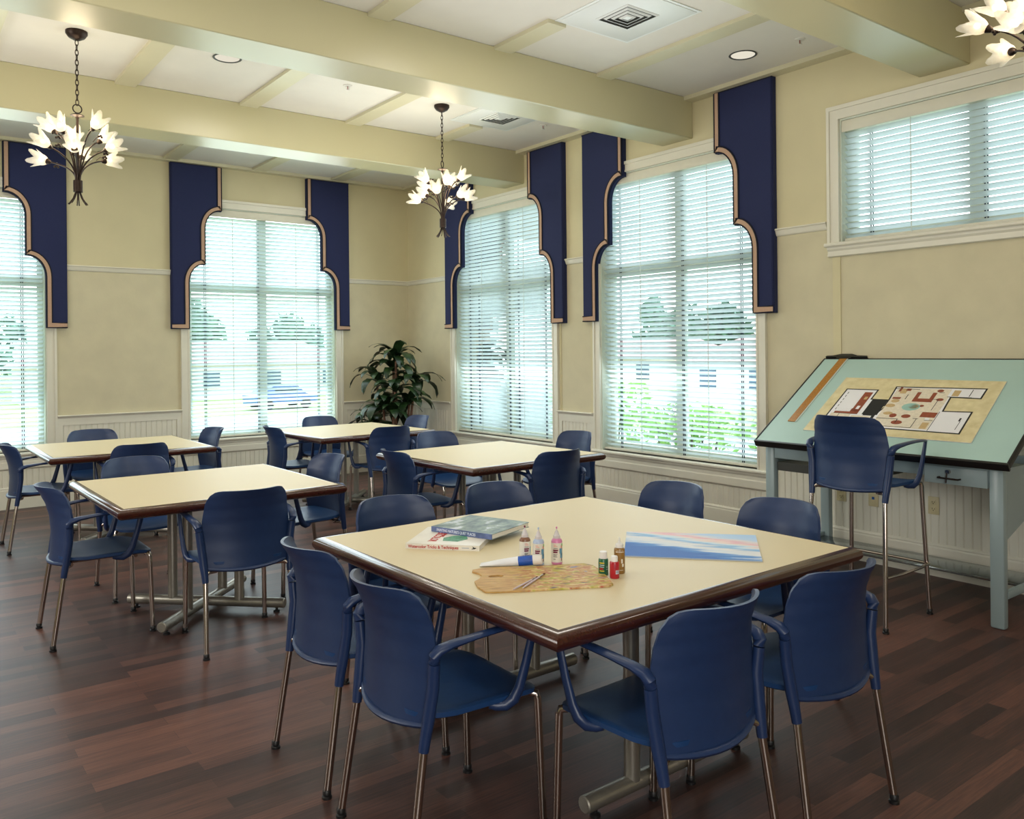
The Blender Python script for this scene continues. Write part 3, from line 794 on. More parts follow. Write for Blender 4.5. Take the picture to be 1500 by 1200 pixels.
mb = MB(); dbox(mb, (5.04, 1.925, .150), (5.312, 3.33, .168), 'deskshelf', .003); mb.build('foot_shelf', dt)
mb = MB(); dbox(mb, (4.71, 2.70, .69), (5.20, 3.29, .745), 'deskdark'); mb.build('under_tray', dt)
dr = MB(); dbox(dr, (4.672, 1.972, .736), (5.10, 2.305, .832), 'deskgrey', .003); dro = dr.build('drawer', dt)
mb = MB(); hy, hz = 2.165, .772
mb.tube([dinv @ Vector((4.672, hy+.055, hz)), dinv @ Vector((4.645, hy+.055, hz)), dinv @ Vector((4.645, hy-.055, hz-.002)), dinv @ Vector((4.672, hy-.055, hz-.002))], .005, 'bronze', n=8); tag(mb.build('handle', dro), label='dark metal handle')
mb = MB(); mb.tube([dinv @ Vector((4.672, hy+.005, .806)), dinv @ Vector((4.652, hy+.005, .806))], .012, 'chrome', n=12)
mb.tube([dinv @ Vector((4.655, hy+.008, .800)), dinv @ Vector((4.650, hy+.012, .745))], .004, 'bronze', n=8); mb.build('lock_and_key', dro)
mb = MB()
for y in (2.0, 3.27):
    mb.tube([dinv @ Vector((4.80, y, .80)), dinv @ Vector((4.95, y, 1.06))], .010, 'steel', n=8); mb.tube([dinv @ Vector((5.33, y, .80)), dinv @ Vector((5.33, y, 1.30))], .010, 'steel', n=8)
mb.build('tilt_strut', dt)
# T-square
ts = thing('t_square', 'amber wooden T-square with a dark head hooked over the top of the mint board', 't-square', BF @ Vector((.16, .6, .0)))
tinv = Matrix.Translation(-Vector(ts.location)) @ BF
mb = MB(); mb.box((.128, .228, .001), (.182, 1.035, .006), 'amber', mat=tinv); mb.box((.182, .228, .001), (.192, 1.025, .004), 'clearplastic', mat=tinv); mb.build('blade', ts)
mb = MB(); mb.prism([(.012, .990), (.330, .990), (.325, 1.003), (.25, 1.006), (.20, 1.028), (.12, 1.028), (.06, 1.006), (.016, 1.003)], -.012, .012, 'blackedge', tinv); mb.prism([(.10, .975), (.21, .975), (.21, .992), (.10, .992)], .006, .010, 'blackedge', tinv); mb.build('head', ts)
# presentation board with the floor plan; (Y, u) coordinates on the drawing board
pb = thing('plan_board', 'parchment-coloured presentation board with a furnished floor plan lying on the drafting table', 'drawing', BF @ Vector((.8, .44, 0)))
pinv = Matrix.Translation(-Vector(pb.location)) @ BF
def PQ(pts): return [(BY1-y, u) for y, u in pts]
sheet = PQ([(3.105, .148), (2.073, .146), (2.089, .737), (3.098, .743)])
mb = MB(); mb.prism(sheet, .001, .006, 'parch', pinv, side='paper'); mb.build('sheet', pb)
PL = MB()
def flat(pts, m, lvl): PL.prism(PQ(pts), .0061, .0062+.00022*lvl, m, pinv)
def inset(pts, d):
    q = PQ(pts); q = offset_in(q, d); return [(BY1-x, u) for x, u in q]
left = [(3.030, .215), (2.730, .215), (2.730, .400), (2.698, .400), (2.698, .511), (2.806, .511), (2.815, .612), (3.027, .617)]
left = [(3.030, .215), (2.720, .215), (2.720, .345), (2.780, .345), (2.780, .440), (2.690, .440), (2.690, .512), (2.806, .512), (2.806, .615), (3.030, .615)]
main = [(2.720, .215), (2.158, .212), (2.163, .428), (2.325, .423), (2.333, .554), (2.163, .552), (2.163, .660), (2.712, .655), (2.700, .511), (2.690, .440), (2.720, .345)]
flat(left, 'ink', 0); flat(main, 'ink', 0)
flat(inset(left, .010), 'paper', 1); flat(inset(main, .010), 'paper', 1)
flat([(2.80, .345), (2.700, .345), (2.700, .508), (2.80, .508)], 'ink', 2)
def rect(y0, y1, u0, u1, m, lvl): flat([(y0, u0), (y1, u0), (y1, u1), (y0, u1)], m, lvl)
rect(2.690, 2.350, .235, .640, 'planfloor', 3)
rect(3.005, 2.87, .225, .345, 'planfloor', 3); rect(2.86, 2.735, .235, .33, 'planfloor', 3)
rect(3.01, 2.89, .365, .60, 'paper', 4); rect(2.885, 2.83, .37, .58, 'planwood', 4); rect(2.99, 2.83, .345, .40, 'planwood', 4)
rect(2.865, 2.845, .395, .43, 'paper', 5); rect(2.86, 2.84, .50, .53, 'plantan', 5)
rect(2.55, 2.43, .50, .60, 'planwood', 4); rect(2.525, 2.455, .535, .61, 'planfloor', 5)
rect(2.44, 2.35, .35, .40, 'planwood', 4); rect(2.40, 2.375, .32, .345, 'paper', 4)
rect(2.66, 2.62, .58, .63, 'plantan', 4); rect(2.675, 2.66, .60, .645, 'planwood', 4); rect(2.68, 2.63, .52, .54, 'planwood', 4); rect(2.63, 2.60, .61, .635, 'planwood', 4)
rect(2.36, 2.22, .565, .64, 'paper', 4); rect(2.34, 2.30, .57, .63, 'plantan', 5)
rect(2.345, 2.18, .225, .41, 'paper', 4); rect(2.40, 2.36, .24, .30, 'plantan', 4)
for yy, uu, r1, r2, m in ((2.53, .445, .055, .038, 'planaqua'), (2.515, .450, .030, .022, 'plantan'), (2.60, .35, .022, .02, 'planwood'), (2.52, .35, .028, .018, 'planwood'), (2.55, .285, .034, .020, 'planwood'), (2.66, .45, .03, .018, 'plantan'), (2.65, .50, .026, .018, 'plantan'), (2.42, .62, .02, .014, 'planwood'), (2.39, .53, .022, .014, 'planwood'), (2.64, .37, .03, .016, 'plantan'), (2.47, .46, .014, .010, 'planwood')):
    flat([(yy-r1*cos(2*pi*i/14), uu+r2*sin(2*pi*i/14)) for i in range(14)], m, 6)
for y0, y1, u0, u1 in ((2.69, 2.56, .315, .319), (2.56, 2.556, .28, .319), (2.69, 2.45, .240, .243), (2.45, 2.447, .24, .33), (2.47, 2.44, .33, .333), (2.60, 2.596, .52, .57), (2.44, 2.40, .53, .533), (2.40, 2.397, .42, .53), (2.40, 2.35, .32, .323), (2.345, 2.342, .225, .41), (2.24, 2.236, .57, .64), (2.36, 2.22, .56, .563), (2.42, 2.39, .60, .603), (2.20, 2.197, .25, .33), (2.21, 2.20, .33, .36), (2.70, 2.55, .628, .631), (2.99, 2.83, .343, .345), (2.95, 2.948, .30, .345), (2.90, 2.898, .24, .30)):
    rect(max(y0, y1), min(y0, y1), u0, u1, 'ink', 7)
for i in range(6): rect(2.998, 2.994, .38+.035*i, .40+.035*i, 'ink', 7)
PL.build('floor_plan', pb)

# ------------------------------------------------------------------ things on the near table
ZT = .740
def on_table(name, label, cat, x, y, rz=0, group=None): return thing(name, label, cat, (x, y, ZT), rz, group)
# books: local x along the spine, y towards the fore-edge
def book(name, label, L, Wd, T, x, y, z, rz, cover, spine):
    t = thing(name, label, 'book', (x, y, z), rz)
    mb = MB(); mb.box((.002, .002, .002), (L-.002, Wd-.004, T-.002), 'pages'); mb.build('pages', t)
    mb = MB(); mb.box((0, 0, 0), (L, Wd, .002), cover); mb.box((0, 0, T-.002), (L, Wd, T), cover); mb.box((0, -.0015, 0), (L, .0015, T), spine); mb.build('cover', t)
    return t
ang1 = atan2(2.56-2.777, 1.793-1.60)
b1 = book('art_book', 'white paperback with a red title on its spine, lower of the two books', .290, .30, .020, 1.602, 2.778, ZT, ang1, 'bookwhite', 'bookwhite')
mb = MB()
S1 = frame((.010, -.0017, .0045), (1, 0, 0), (0, 0, 1)); text_mesh(mb, 'Watercolor Tricks & Techniques', .0165, 'redink', S1, squeeze=.90)
mb.prism([(.222, .0085), (.250, .0085), (.250, .0112), (.222, .0112)], 0, .0004, 'canvasedge', frame((0, -.0016, 0), (1, 0, 0), (0, 0, 1)))
mb.prism([(.258, .006), (.272, .007), (.280, .012), (.270, .013), (.262, .017), (.266, .011)], 0, .0004, 'blackprint', frame((0, -.0016, 0), (1, 0, 0), (0, 0, 1)))
mb.build('spine_title', b1)
mb = MB(); text_mesh(mb, 'WATERCOLOR', .045, 'redink', frame((.075, .29, .0203), (0, -1, 0), (1, 0, 0)), squeeze=.8)
text_mesh(mb, 'Tricks & Techniques', .02, 'redink', frame((.105, .26, .0203), (0, -1, 0), (1, 0, 0)), squeeze=.8)
mb.prism([(.13, .06), (.19, .055), (.22, .10), (.20, .16), (.15, .15), (.12, .11)], .0201, .0205, 'greenprint'); mb.build('cover_art', b1)
ang2 = atan2(2.609-2.893, 1.889-1.79)
b2 = book('art_book', 'hardback landscape painting book with a blue spine, slanted on the white book', .30, .27, .021, 1.79, 2.893, ZT+.0205, ang2, 'cover', 'bluespine')
mb = MB(); text_mesh(mb, "PAINTING NATURE'S QUIET PLACES", .0150, 'whiteprint', frame((.028, -.0017, .0052), (1, 0, 0), (0, 0, 1)), squeeze=.80); mb.build('spine_title', b2)
# craft bottles
def squeeze_bottle(label, x, y, rz, paint, r=.0195, h=.088):
    t = on_table('paint_bottle', label, 'paint bottle', x, y, rz, 'craft paint squeeze bottles')
    mb = MB(); mb.lathe([(r*.9, 0), (r, .004), (r, h*.92), (r*.85, h), (r*.5, h+.004)], paint, 24); mb.build('bottle_body', t)
    mb = MB(); mb.lathe([(r+.0004, .009), (r+.0004, h*.87)], 'labelcream', 24, close=False)
    lab = mb.build('wrap_label', t)
    mb = MB()
    def patch(a0, a1, z0, z1, m):
        n = 6; vs = [((r+.0009)*cos(a0+(a1-a0)*i/n), (r+.0009)*sin(a0+(a1-a0)*i/n), z) for z in (z0, z1) for i in range(n+1)]
        mb.add(vs, [(i, i+1, n+2+i, n+1+i) for i in range(n)], m)
    for z0, w in ((.049, .9), (.042, .8)): patch(-1.0, -1.0+w, z0, z0+.0055, 'maroon')
    for z0, w in ((.064, .7), (.069, .5)): patch(-.9, -.9+w, z0, z0+.002, 'coral')
    for z0, w in ((.058, .8), (.036, .75), (.032, .6), (.028, .7), (.020, .4)): patch(-.95, -.95+w, z0, z0+.0016, 'blackprint')
    patch(.15, .75, .040, .058, 'teal'); patch(.30, .85, .024, .040, 'teal'); patch(.45, .75, .058, .068, 'coral'); patch(.6, .95, .064, .074, 'lime'); patch(.5, .7, .014, .024, 'maroon')
    mb.build('label_print', lab)
    mb = MB(); mb.lathe([(r*.62, h+.002), (r*.62, h+.012), (r*.5, h+.014), (r*.30, h+.026), (.0022, h+.032), (.0022, h+.038), (.001, h+.039)], 'clearnozzle', 20); mb.build('nozzle_cap', t)
    mb = MB(); mb.tube([(0, 0, h+.036), (0, 0, h+.043)], .003, 'maroon' if paint == 'paint_brown' else paint, n=8); mb.build('tip', t)
    return t
toward = atan2(-2.3, -1.85)
squeeze_bottle('brown craft paint squeeze bottle with a cream label, beside the books', 1.826, 2.324, toward+.9, 'paint_brown')
squeeze_bottle('pale blue craft paint squeeze bottle standing between the brown and the pink one', 1.843, 2.268, toward+.35, 'paint_paleblue')
squeeze_bottle('pink craft paint squeeze bottle with a cream label, behind the palette', 1.900, 2.236, toward+.3, 'paint_pink')
def cap_bottle(label, x, y, rz, paint, r, h, caph, deco):
    t = on_table('paint_bottle', label, 'paint bottle', x, y, rz)
    mb = MB(); mb.lathe([(r*.9, 0), (r, .003), (r, h*.9), (r*.92, h*.96), (r*.55, h)], paint, 24); mb.build('bottle_body', t)
    mb = MB()
    def patch(a0, a1, z0, z1, m):
        n = 6; vs = [((r+.0006)*cos(a0+(a1-a0)*i/n), (r+.0006)*sin(a0+(a1-a0)*i/n), z) for z in (z0, z1) for i in range(n+1)]
        mb.add(vs, [(i, i+1, n+2+i, n+1+i) for i in range(n)], m)
    for a in deco: patch(*a)
    mb.build('label_print', t)
    mb = MB(); mb.lathe(caph, 'capwhite', 20); mb.build('cap', t)
    return t
cap_bottle('dark green paint bottle with a white cap, left of the red one', 1.929, 2.030, toward, 'paint_green', .0165, .056, [(.013, .055), (.013, .076), (.011, .078)],
    [(-.9, .1, .040, .044, 'yellowprint'), (-.9, .1, .014, .017, 'yellowprint'), (-.9, -.1, .020, .025, 'redink'), (-.9, .1, .034, .036, 'whiteprint'), (-.9, .05, .028, .0295, 'whiteprint'), (.5, 1.1, .02, .021, 'whiteprint'), (.5, 1.1, .026, .027, 'whiteprint'), (.5, 1.1, .03, .031, 'whiteprint')])
cap_bottle('small bright red paint bottle with a white cap, in front of the gold one', 1.929, 1.977, toward, 'paint_red', .0160, .056, [(.0115, .055), (.0115, .070), (.010, .0725)],
    [(.15, .9, .016, .028, 'whiteprint'), (.25, .29, .018, .027, 'blackprint'), (.35, .43, .018, .027, 'blackprint'), (.5, .54, .018, .027, 'blackprint'), (.62, .70, .018, .027, 'blackprint'), (.76, .8, .018, .027, 'blackprint'), (-.3, .3, .046, .047, 'maroon'), (-.3, .4, .041, .042, 'maroon'), (-.3, .3, .036, .037, 'maroon')])
gb = cap_bottle('tall golden brown paint bottle with a white pointed nozzle, tallest beside the painting', 1.987, 2.012, toward, 'paint_gold', .0185, .087, [(.0135, .086), (.0135, .097), (.011, .099), (.005, .102), (.0022, .119), (.001, .120)],
    [(-.8, .8, .072, .074, 'labelcream'), (-.6, .6, .077, .078, 'labelcream'), (.2, .5, .036, .05, 'labelcream'), (.35, .7, .024, .034, 'labelcream'), (-.3, .6, .012, .0135, 'labelcream')])
# palette: outline in table coordinates -> local
pl = on_table('paint_palette', 'worn wooden palette with a thumb hole and smears of colour, near the table corner', 'palette', 1.72, 2.12, atan2(1.907-2.10, 1.848-1.495))
pl_in = Matrix.Rotation(-pl.rotation_euler.z, 4, 'Z') @ Matrix.Translation((-1.72, -2.12, 0))
raw = [(1.495, 2.104), (1.515, 2.085), (1.60, 2.035), (1.72, 1.972), (1.835, 1.908), (1.862, 1.915), (1.905, 1.985), (1.945, 2.06), (1.970, 2.125), (1.962, 2.165), (1.925, 2.185), (1.86, 2.215), (1.78, 2.265), (1.70, 2.315), (1.655, 2.338), (1.612, 2.342), (1.598, 2.325), (1.602, 2.29), (1.592, 2.26), (1.565, 2.235), (1.535, 2.22), (1.508, 2.165)]
loc = [tuple((pl_in @ Vector((x, y, 0))).xy) for x, y in raw]
bm = bmesh.new()
def poly_loop(bm, pts, z):
    vs = [bm.verts.new((x, y, z)) for x, y in pts]; return vs, [bm.edges.new((vs[i], vs[(i+1) % len(vs)])) for i in range(len(vs))]
hc = pl_in @ Vector((1.625, 2.225, 0)); hole = [(hc.x+.026*cos(2*pi*i/14), hc.y+.014*sin(2*pi*i/14)) for i in range(14)]
v1, e1 = poly_loop(bm, loc, .006); v2, e2 = poly_loop(bm, hole, .006)
bmesh.ops.triangle_fill(bm, edges=e1+e2, use_beauty=True)
ext = bmesh.ops.extrude_face_region(bm, geom=list(bm.faces)); 
for q in ext['geom']:
    if isinstance(q, bmesh.types.BMVert): q.co.z = .0005
bmesh.ops.recalc_face_normals(bm, faces=bm.faces)
mb = MB(); mb.bm(bm, 'palette', False); mb.build('palette_board', pl)
# brushes on the palette
for i, ((xa, ya), (xb, yb), lab) in enumerate((((1.570, 2.058), (1.723, 2.122), 'lilac-handled paint brush lying on the palette, left of the other brush'), ((1.602, 2.051), (1.767, 2.140), 'pale-handled paint brush with a brown tip on the palette, right of the other'))):
    d = Vector((xb-xa, yb-ya, 0)); Ln = d.length
    t = thing('paint_brush', lab, 'brush', (xa, ya, ZT+.0098), atan2(d.y, d.x), 'brushes on the palette')
    mb = MB(); mb.tube([(0, 0, 0), (.03, 0, 0), (Ln*.72, 0, 0)], [.0018, .003, .0026], 'brushlilac', n=10); mb.build('handle', t)
    mb = MB(); mb.tube([(Ln*.72, 0, 0), (Ln*.88, 0, 0)], [.0027, .0031], 'chrome', n=10); mb.build('ferrule', t)
    mb = MB(); mb.tube([(Ln*.88, 0, 0), (Ln*.93, 0, 0), (Ln, 0, -.001)], [.003, .0034, .0008], 'bristle', n=10); mb.build('bristles', t)
# paint tube, leaning on the palette edge
pa, pbt = Vector((1.676, 2.386, ZT+.004)), Vector((1.835, 2.240, ZT+.026))
tb = thing('paint_tube', 'white and blue squeeze tube of paint lying across the back edge of the palette', 'paint tube', tuple(pa), 0)
d = pbt-pa; Ln = d.length; fr_ = frame((0, 0, 0), d, Vector((0, 0, 1)).cross(d))
mb = MB(); n = 20; vs = []; st_ = [0, .08, .3, .62, .72, .73, .86]
for s in st_:
    k_ = min(1, s/.5); w = .024*(1-.30*k_); hgt = .0025+.0145*k_
    vs += [(s*Ln, w*cos(2*pi*i/n), hgt*sin(2*pi*i/n)) for i in range(n)]
fs = [(i*n+j, i*n+(j+1) % n, (i+1)*n+(j+1) % n, (i+1)*n+j) for i in range(len(st_)-1) for j in range(n)]
mb.add(vs, fs[:3*n], 'tubewhite', True, fr_); mb.add(vs, fs[3*n:]+[tuple(range(n))[::-1]], 'tubeblue', True, fr_); mb.build('tube_body', tb)
mb = MB(); 
mb.tube([fr_ @ Vector((Ln*.855, 0, 0)), fr_ @ Vector((Ln*.87, 0, 0)), fr_ @ Vector((Ln*.985, 0, 0)), fr_ @ Vector((Ln, 0, 0))], [.0175, .0185, .0185, .016], 'capwhite', n=20); mb.build('cap', tb)
mb = MB()
for i in range(4): mb.box((.70*Ln+.010*i, -.004, .0172), (.705*Ln+.010*i, .008-.003*(i % 2), .0178), 'blackprint', mat=fr_)
mb.build('lettering', tb)
# seascape on canvas board
sc_ = on_table('seascape_painting', 'unframed blue and white seascape painting on a flat canvas board', 'painting', 2.466, 2.108, atan2(1.791-2.156, 2.471-2.152))
si = Matrix.Rotation(-sc_.rotation_euler.z, 4, 'Z') @ Matrix.Translation((-2.466, -2.108, 0))
quad = [tuple((si @ Vector((x, y, 0))).xy) for x, y in ((2.152, 2.156), (2.471, 1.791), (2.793, 2.056), (2.447, 2.435))]
mb = MB(); mb.prism(quad, .0005, .0045, 'seascape', side='canvasedge'); mb.build('canvas_board', sc_)

# ------------------------------------------------------------------ chandeliers
def flower(parent, base, direction, L=.135, seed=0):
    """tulip shade: base at the socket, opening along direction; returns shade object"""
    rng = random.Random(seed)
    fr_ = frame(base, Vector(direction).orthogonal(), Vector(direction).cross(Vector(direction).orthogonal()))
    mb = MB(); nt, na, petals = 9, 30, 5; T = []; ph = rng.random()*6
    for j in range(nt+1):
        t_ = j/nt
        for i in range(na):
            a = 2*pi*i/na; pk = abs(cos(petals/2*a+ph))**1.4
            r = .013+.024*sin(min(1, t_*1.7)*pi/2)+ .024*max(0, t_-.55)/.45*(.25+.95*pk)
            z = L*t_*(.62+.38*pk*max(0, (t_-.2)/.8))
            mb.v.append(tuple(fr_ @ Vector((r*cos(a), r*sin(a), z)))); T.append(t_)
    i0 = mb.midx('tulip')
    for j in range(nt):
        for i in range(na):
            mb.f.append([j*na+i, j*na+(i+1) % na, (j+1)*na+(i+1) % na, (j+1)*na+i]); mb.mi.append(i0); mb.sm.append(True)
    mb.t = T
    s = mb.build('tulip_shade', parent, angle=80)
    mb = MB(); bm = bmesh.new(); bmesh.ops.create_uvsphere(bm, u_segments=12, v_segments=8, radius=.014)
    mb.bm(bm, 'bulb', True, Matrix.Translation(fr_ @ Vector((0, 0, .045)))); mb.build('bulb', parent)
    return s
def chandelier(label, x, y, rz):
    t = thing('chandelier', label, 'chandelier', (x, y, ZC), rz, 'tulip chandeliers')
    Z = lambda z: z-ZC
    mb = MB(); mb.lathe([(.0, Z(3.545)), (.02, Z(3.548)), (.05, Z(3.565)), (.066, Z(3.588)), (.066, Z(3.605))], 'bronze', 24); mb.build('canopy', t)
    mb = MB(); nl = 13; z0, z1 = 3.125, 3.548
    for i in range(nl):
        zc = z0+(z1-z0)*(i+.5)/nl; hh = (z1-z0)/nl*.66; a = pi/2*(i % 2)
        pts = []
        for q in range(13):
            th = 2*pi*q/12; px = .0095*cos(th); pz = hh*sin(th)
            pts.append((px*cos(a), px*sin(a), Z(zc)+pz))
        mb.tube(pts, .0028, 'bronze', n=6, caps=False)
    pts = [(.028*cos(2*pi*q/16), 0, Z(3.10)+.028*sin(2*pi*q/16)) for q in range(17)]; mb.tube(pts, .004, 'bronze', n=6, caps=False)
    mb.build('chain', t)
    mb = MB(); mb.lathe([(.006, Z(3.075)), (.010, Z(3.07)), (.040, Z(3.058)), (.042, Z(3.054)), (.012, Z(3.045)), (.0085, Z(3.035)), (.0085, Z(2.60)), (.004, Z(2.598))], 'bronze', 16); mb.build('stem', t)
    mb = MB(); mb.lathe([(.024, Z(2.556)), (.028, Z(2.556)), (.028, Z(2.632)), (.024, Z(2.632))], 'bronze', 20); mb.build('collar', t)
    rng = random.Random(int(x*100))
    specs = [(i*60+8,   .185, 2.775+.05*(i % 2), 16+12*(i % 2)) for i in range(6)]+[(i*72+74, .130, 2.905+.03*(i % 2), 46) for i in range(5)]
    for k, (deg, R_, zt, tilt) in enumerate(specs):
        a = radians(deg+rng.uniform(-8, 8)); zt += rng.uniform(-.02, .025); ca, sa = cos(a), sin(a)
        r0 = .014
        P = lambda r, z: (r*ca, r*sa, Z(z))
        arm = [P(.060, 2.478), P(.050, 2.487), P(.030, 2.515), P(r0, 2.555), P(r0, 2.635)]
        arm += [P(r, z) for r, z in bez((r0, 2.65), (.028, 2.65+(zt-2.65)*.55), (R_*.55, zt-.02), (R_, zt), 9)]
        mb = MB(); mb.tube(arm, [.0035]*3+[.005]*(len(arm)-3), 'bronze', n=8)
        el = radians(tilt); dr_ = Vector((cos(el)*ca, cos(el)*sa, sin(el)))
        base = Vector(P(R_, zt))
        # socket cup
        fr_ = frame(base, dr_.orthogonal(), dr_.cross(dr_.orthogonal()))
        mb.lathe([(.005, -.012), (.012, -.006), (.018, .010), (.019, .020), (.014, .020)], 'bronze', 14, fr_)
        ao = mb.build('arm', t)
        flower(ao, tuple(base+dr_*.010), dr_, .112, seed=k*7+int(x*10))
        # bud sprig curling off the arm
        mb = MB(); q = Vector(P(R_*.72, zt-.004)); sd = Vector((-sa, ca, 0))*(1 if k % 2 else -1)
        e_ = q+sd*.045+Vector((ca*.03, sa*.03, rng.uniform(-.03, .035)))
        mb.tube([q, q*.5+e_*.5+Vector((0, 0, .012)), e_], .0022, 'bronze', n=6)
        for m_ in range(4):
            th = m_*pi/2; o_ = e_+Vector((cos(th)*.011, sin(th)*.011, .006*(m_ % 2))); bm = bmesh.new(); bmesh.ops.create_uvsphere(bm, u_segments=8, v_segments=6, radius=.0075)
            mb.bm(bm, 'bronze', True, Matrix.Translation(o_))
        mb.build('bud_sprig', ao)
    return t
chandelier('bronze tulip-shade chandelier hanging on the left, in front of the far-left navy panel', 1.047, 6.015, radians(10))
chandelier('bronze tulip-shade chandelier hanging in the middle, in front of the room corner', 3.863, 6.012, radians(34))
chandelier('bronze tulip-shade chandelier nearest us, cut off in front of the high window', 3.863, 1.40, radians(44))

# ------------------------------------------------------------------ ceiling fittings
def vent(label, x, y):
    t = thing('ceiling_vent', label, 'air vent', (x, y, ZC-.010), 0)
    mb = MB(); mb.box((-.305, -.305, .0), (.305, .305, .010), 'ventwhite', .003); mb.box((-.325, -.325, .004), (.325, .325, .010), 'ventwhite'); mb.build('plate', t)
    mb = MB()
    mb.box((-.142, -.142, -.0005), (.142, .142, .002), 'ventdark'); mb.build('throat', t)
    for k_ in range(4):
        s = .142-.034*k_; z1 = -.004-.001*k_; mb = MB()
        a, b = s, s-.010; vs = []
        for q, z in ((a, z1+.004), (b, z1-.004), (b-.004, z1-.004), (a-.004, z1+.004)):
            vs += [(-q, -q, z), (q, -q, z), (q, q, z), (-q, q, z)]
        fs = [(r*4+i, r*4+(i+1) % 4, ((r+1) % 4)*4+(i+1) % 4, ((r+1) % 4)*4+i) for r in range(4) for i in range(4)]
        mb.add(vs, fs, 'ventwhite'); mb.build('louvre_ring', t)
    mb = MB(); mb.box((-.024, -.024, -.008), (.024, .024, -.005), 'ventwhite'); mb.build('centre_plate', t)
    return t
vent('large square white ceiling diffuser in the bay nearest us, with dark louvres', *VENT1)
vent('square white ceiling diffuser beside the middle chandelier, partly hidden by the beam', *VENT2)
def downlight(label, x, y):
    t = thing('recessed_downlight', label, 'downlight', (x, y, ZC), 0)
    mb = MB(); mb.lathe([(.098, 0), (.100, -.003), (.094, -.006), (.086, -.004), (.084, .0)], 'deskdark', 32, close=False); mb.build('trim_ring', t)
    mb = MB(); mb.lathe([(.0, -.0006), (.084, -.0006)], 'downglow', 32, close=False); mb.build('reflector', t)
    return t
downlight('round recessed downlight with a dark ring, near the largest navy panel', 4.96, 3.72)
downlight('round recessed downlight beside the left chandelier, half hidden by the beam', 2.0, 5.93)
def sprinkler(label, x, y):
    t = thing('sprinkler_head', label, 'sprinkler', (x, y, ZC), 0)
    mb = MB(); mb.lathe([(.036, 0), (.034, -.005), (.016, -.008)], 'sprink', 20); mb.build('escutcheon', t)
    mb = MB(); mb.tube([(.010, 0, -.006), (.012, 0, -.025), (0, 0, -.036)], .0025, 'sprink', n=6); mb.tube([(-.010, 0, -.006), (-.012, 0, -.025), (0, 0, -.036)], .0025, 'sprink', n=6)
    mb.lathe([(.0, -.036), (.016, -.037), (.016, -.040), (0, -.041)], 'sprink', 14); mb.build('deflector', t)
    mb = MB(); mb.tube([(0, 0, -.008), (0, 0, -.034)], .003, 'sprinkred', n=8); mb.build('bulb', t)
sprinkler('small white ceiling sprinkler near the right downlight', 5.025, 3.30)
sprinkler('small white ceiling sprinkler between the two far chandeliers', 2.97, 5.99)
sprinkler('small white ceiling sprinkler right of the vent beside the middle chandelier', 4.972, 5.99)

# ------------------------------------------------------------------ wall outlets under the drafting table
def outlet(name, label, y, z, jack=False):
    t = thing(name, label, 'wall outlet', (XR-.010, y, z), 0)
    mb = MB(); mb.box((-.006, -.036, -.058), (0, .036, .058), 'platebeige', .003); mb.build('plate', t)
    mb = MB()
    if jack: mb.box((-.008, -.009, -.009), (-.005, .009, .009), 'bluejack'); mb.build('jack', t)
    else:
        for zz in (-.022, .022):
            mb.box((-.0085, -.016, zz-.015), (-.0055, .016, zz+.015), 'platebeige', .001)
            for yy in (-.007, .007): mb.box((-.009, yy-.0014, zz-.003), (-.008, yy+.0014, zz+.007), 'outletdark')
            mb.box((-.009, -.003, zz-.011), (-.008, .003, zz-.006), 'outletdark')
        mb.build('sockets', t)
outlet('wall_outlet', 'beige double outlet on the beadboard behind the rear left leg of the bar chair', 3.29, .455)
outlet('data_socket', 'beige wall plate with one blue jack under the drafting table', 3.05, .450, True)
outlet('wall_outlet', 'beige double outlet below the drawer of the drafting table', 2.638, .457)
outlet('wall_outlet', 'beige outlet half hidden behind the front right leg of the drafting table', 2.18, .465)

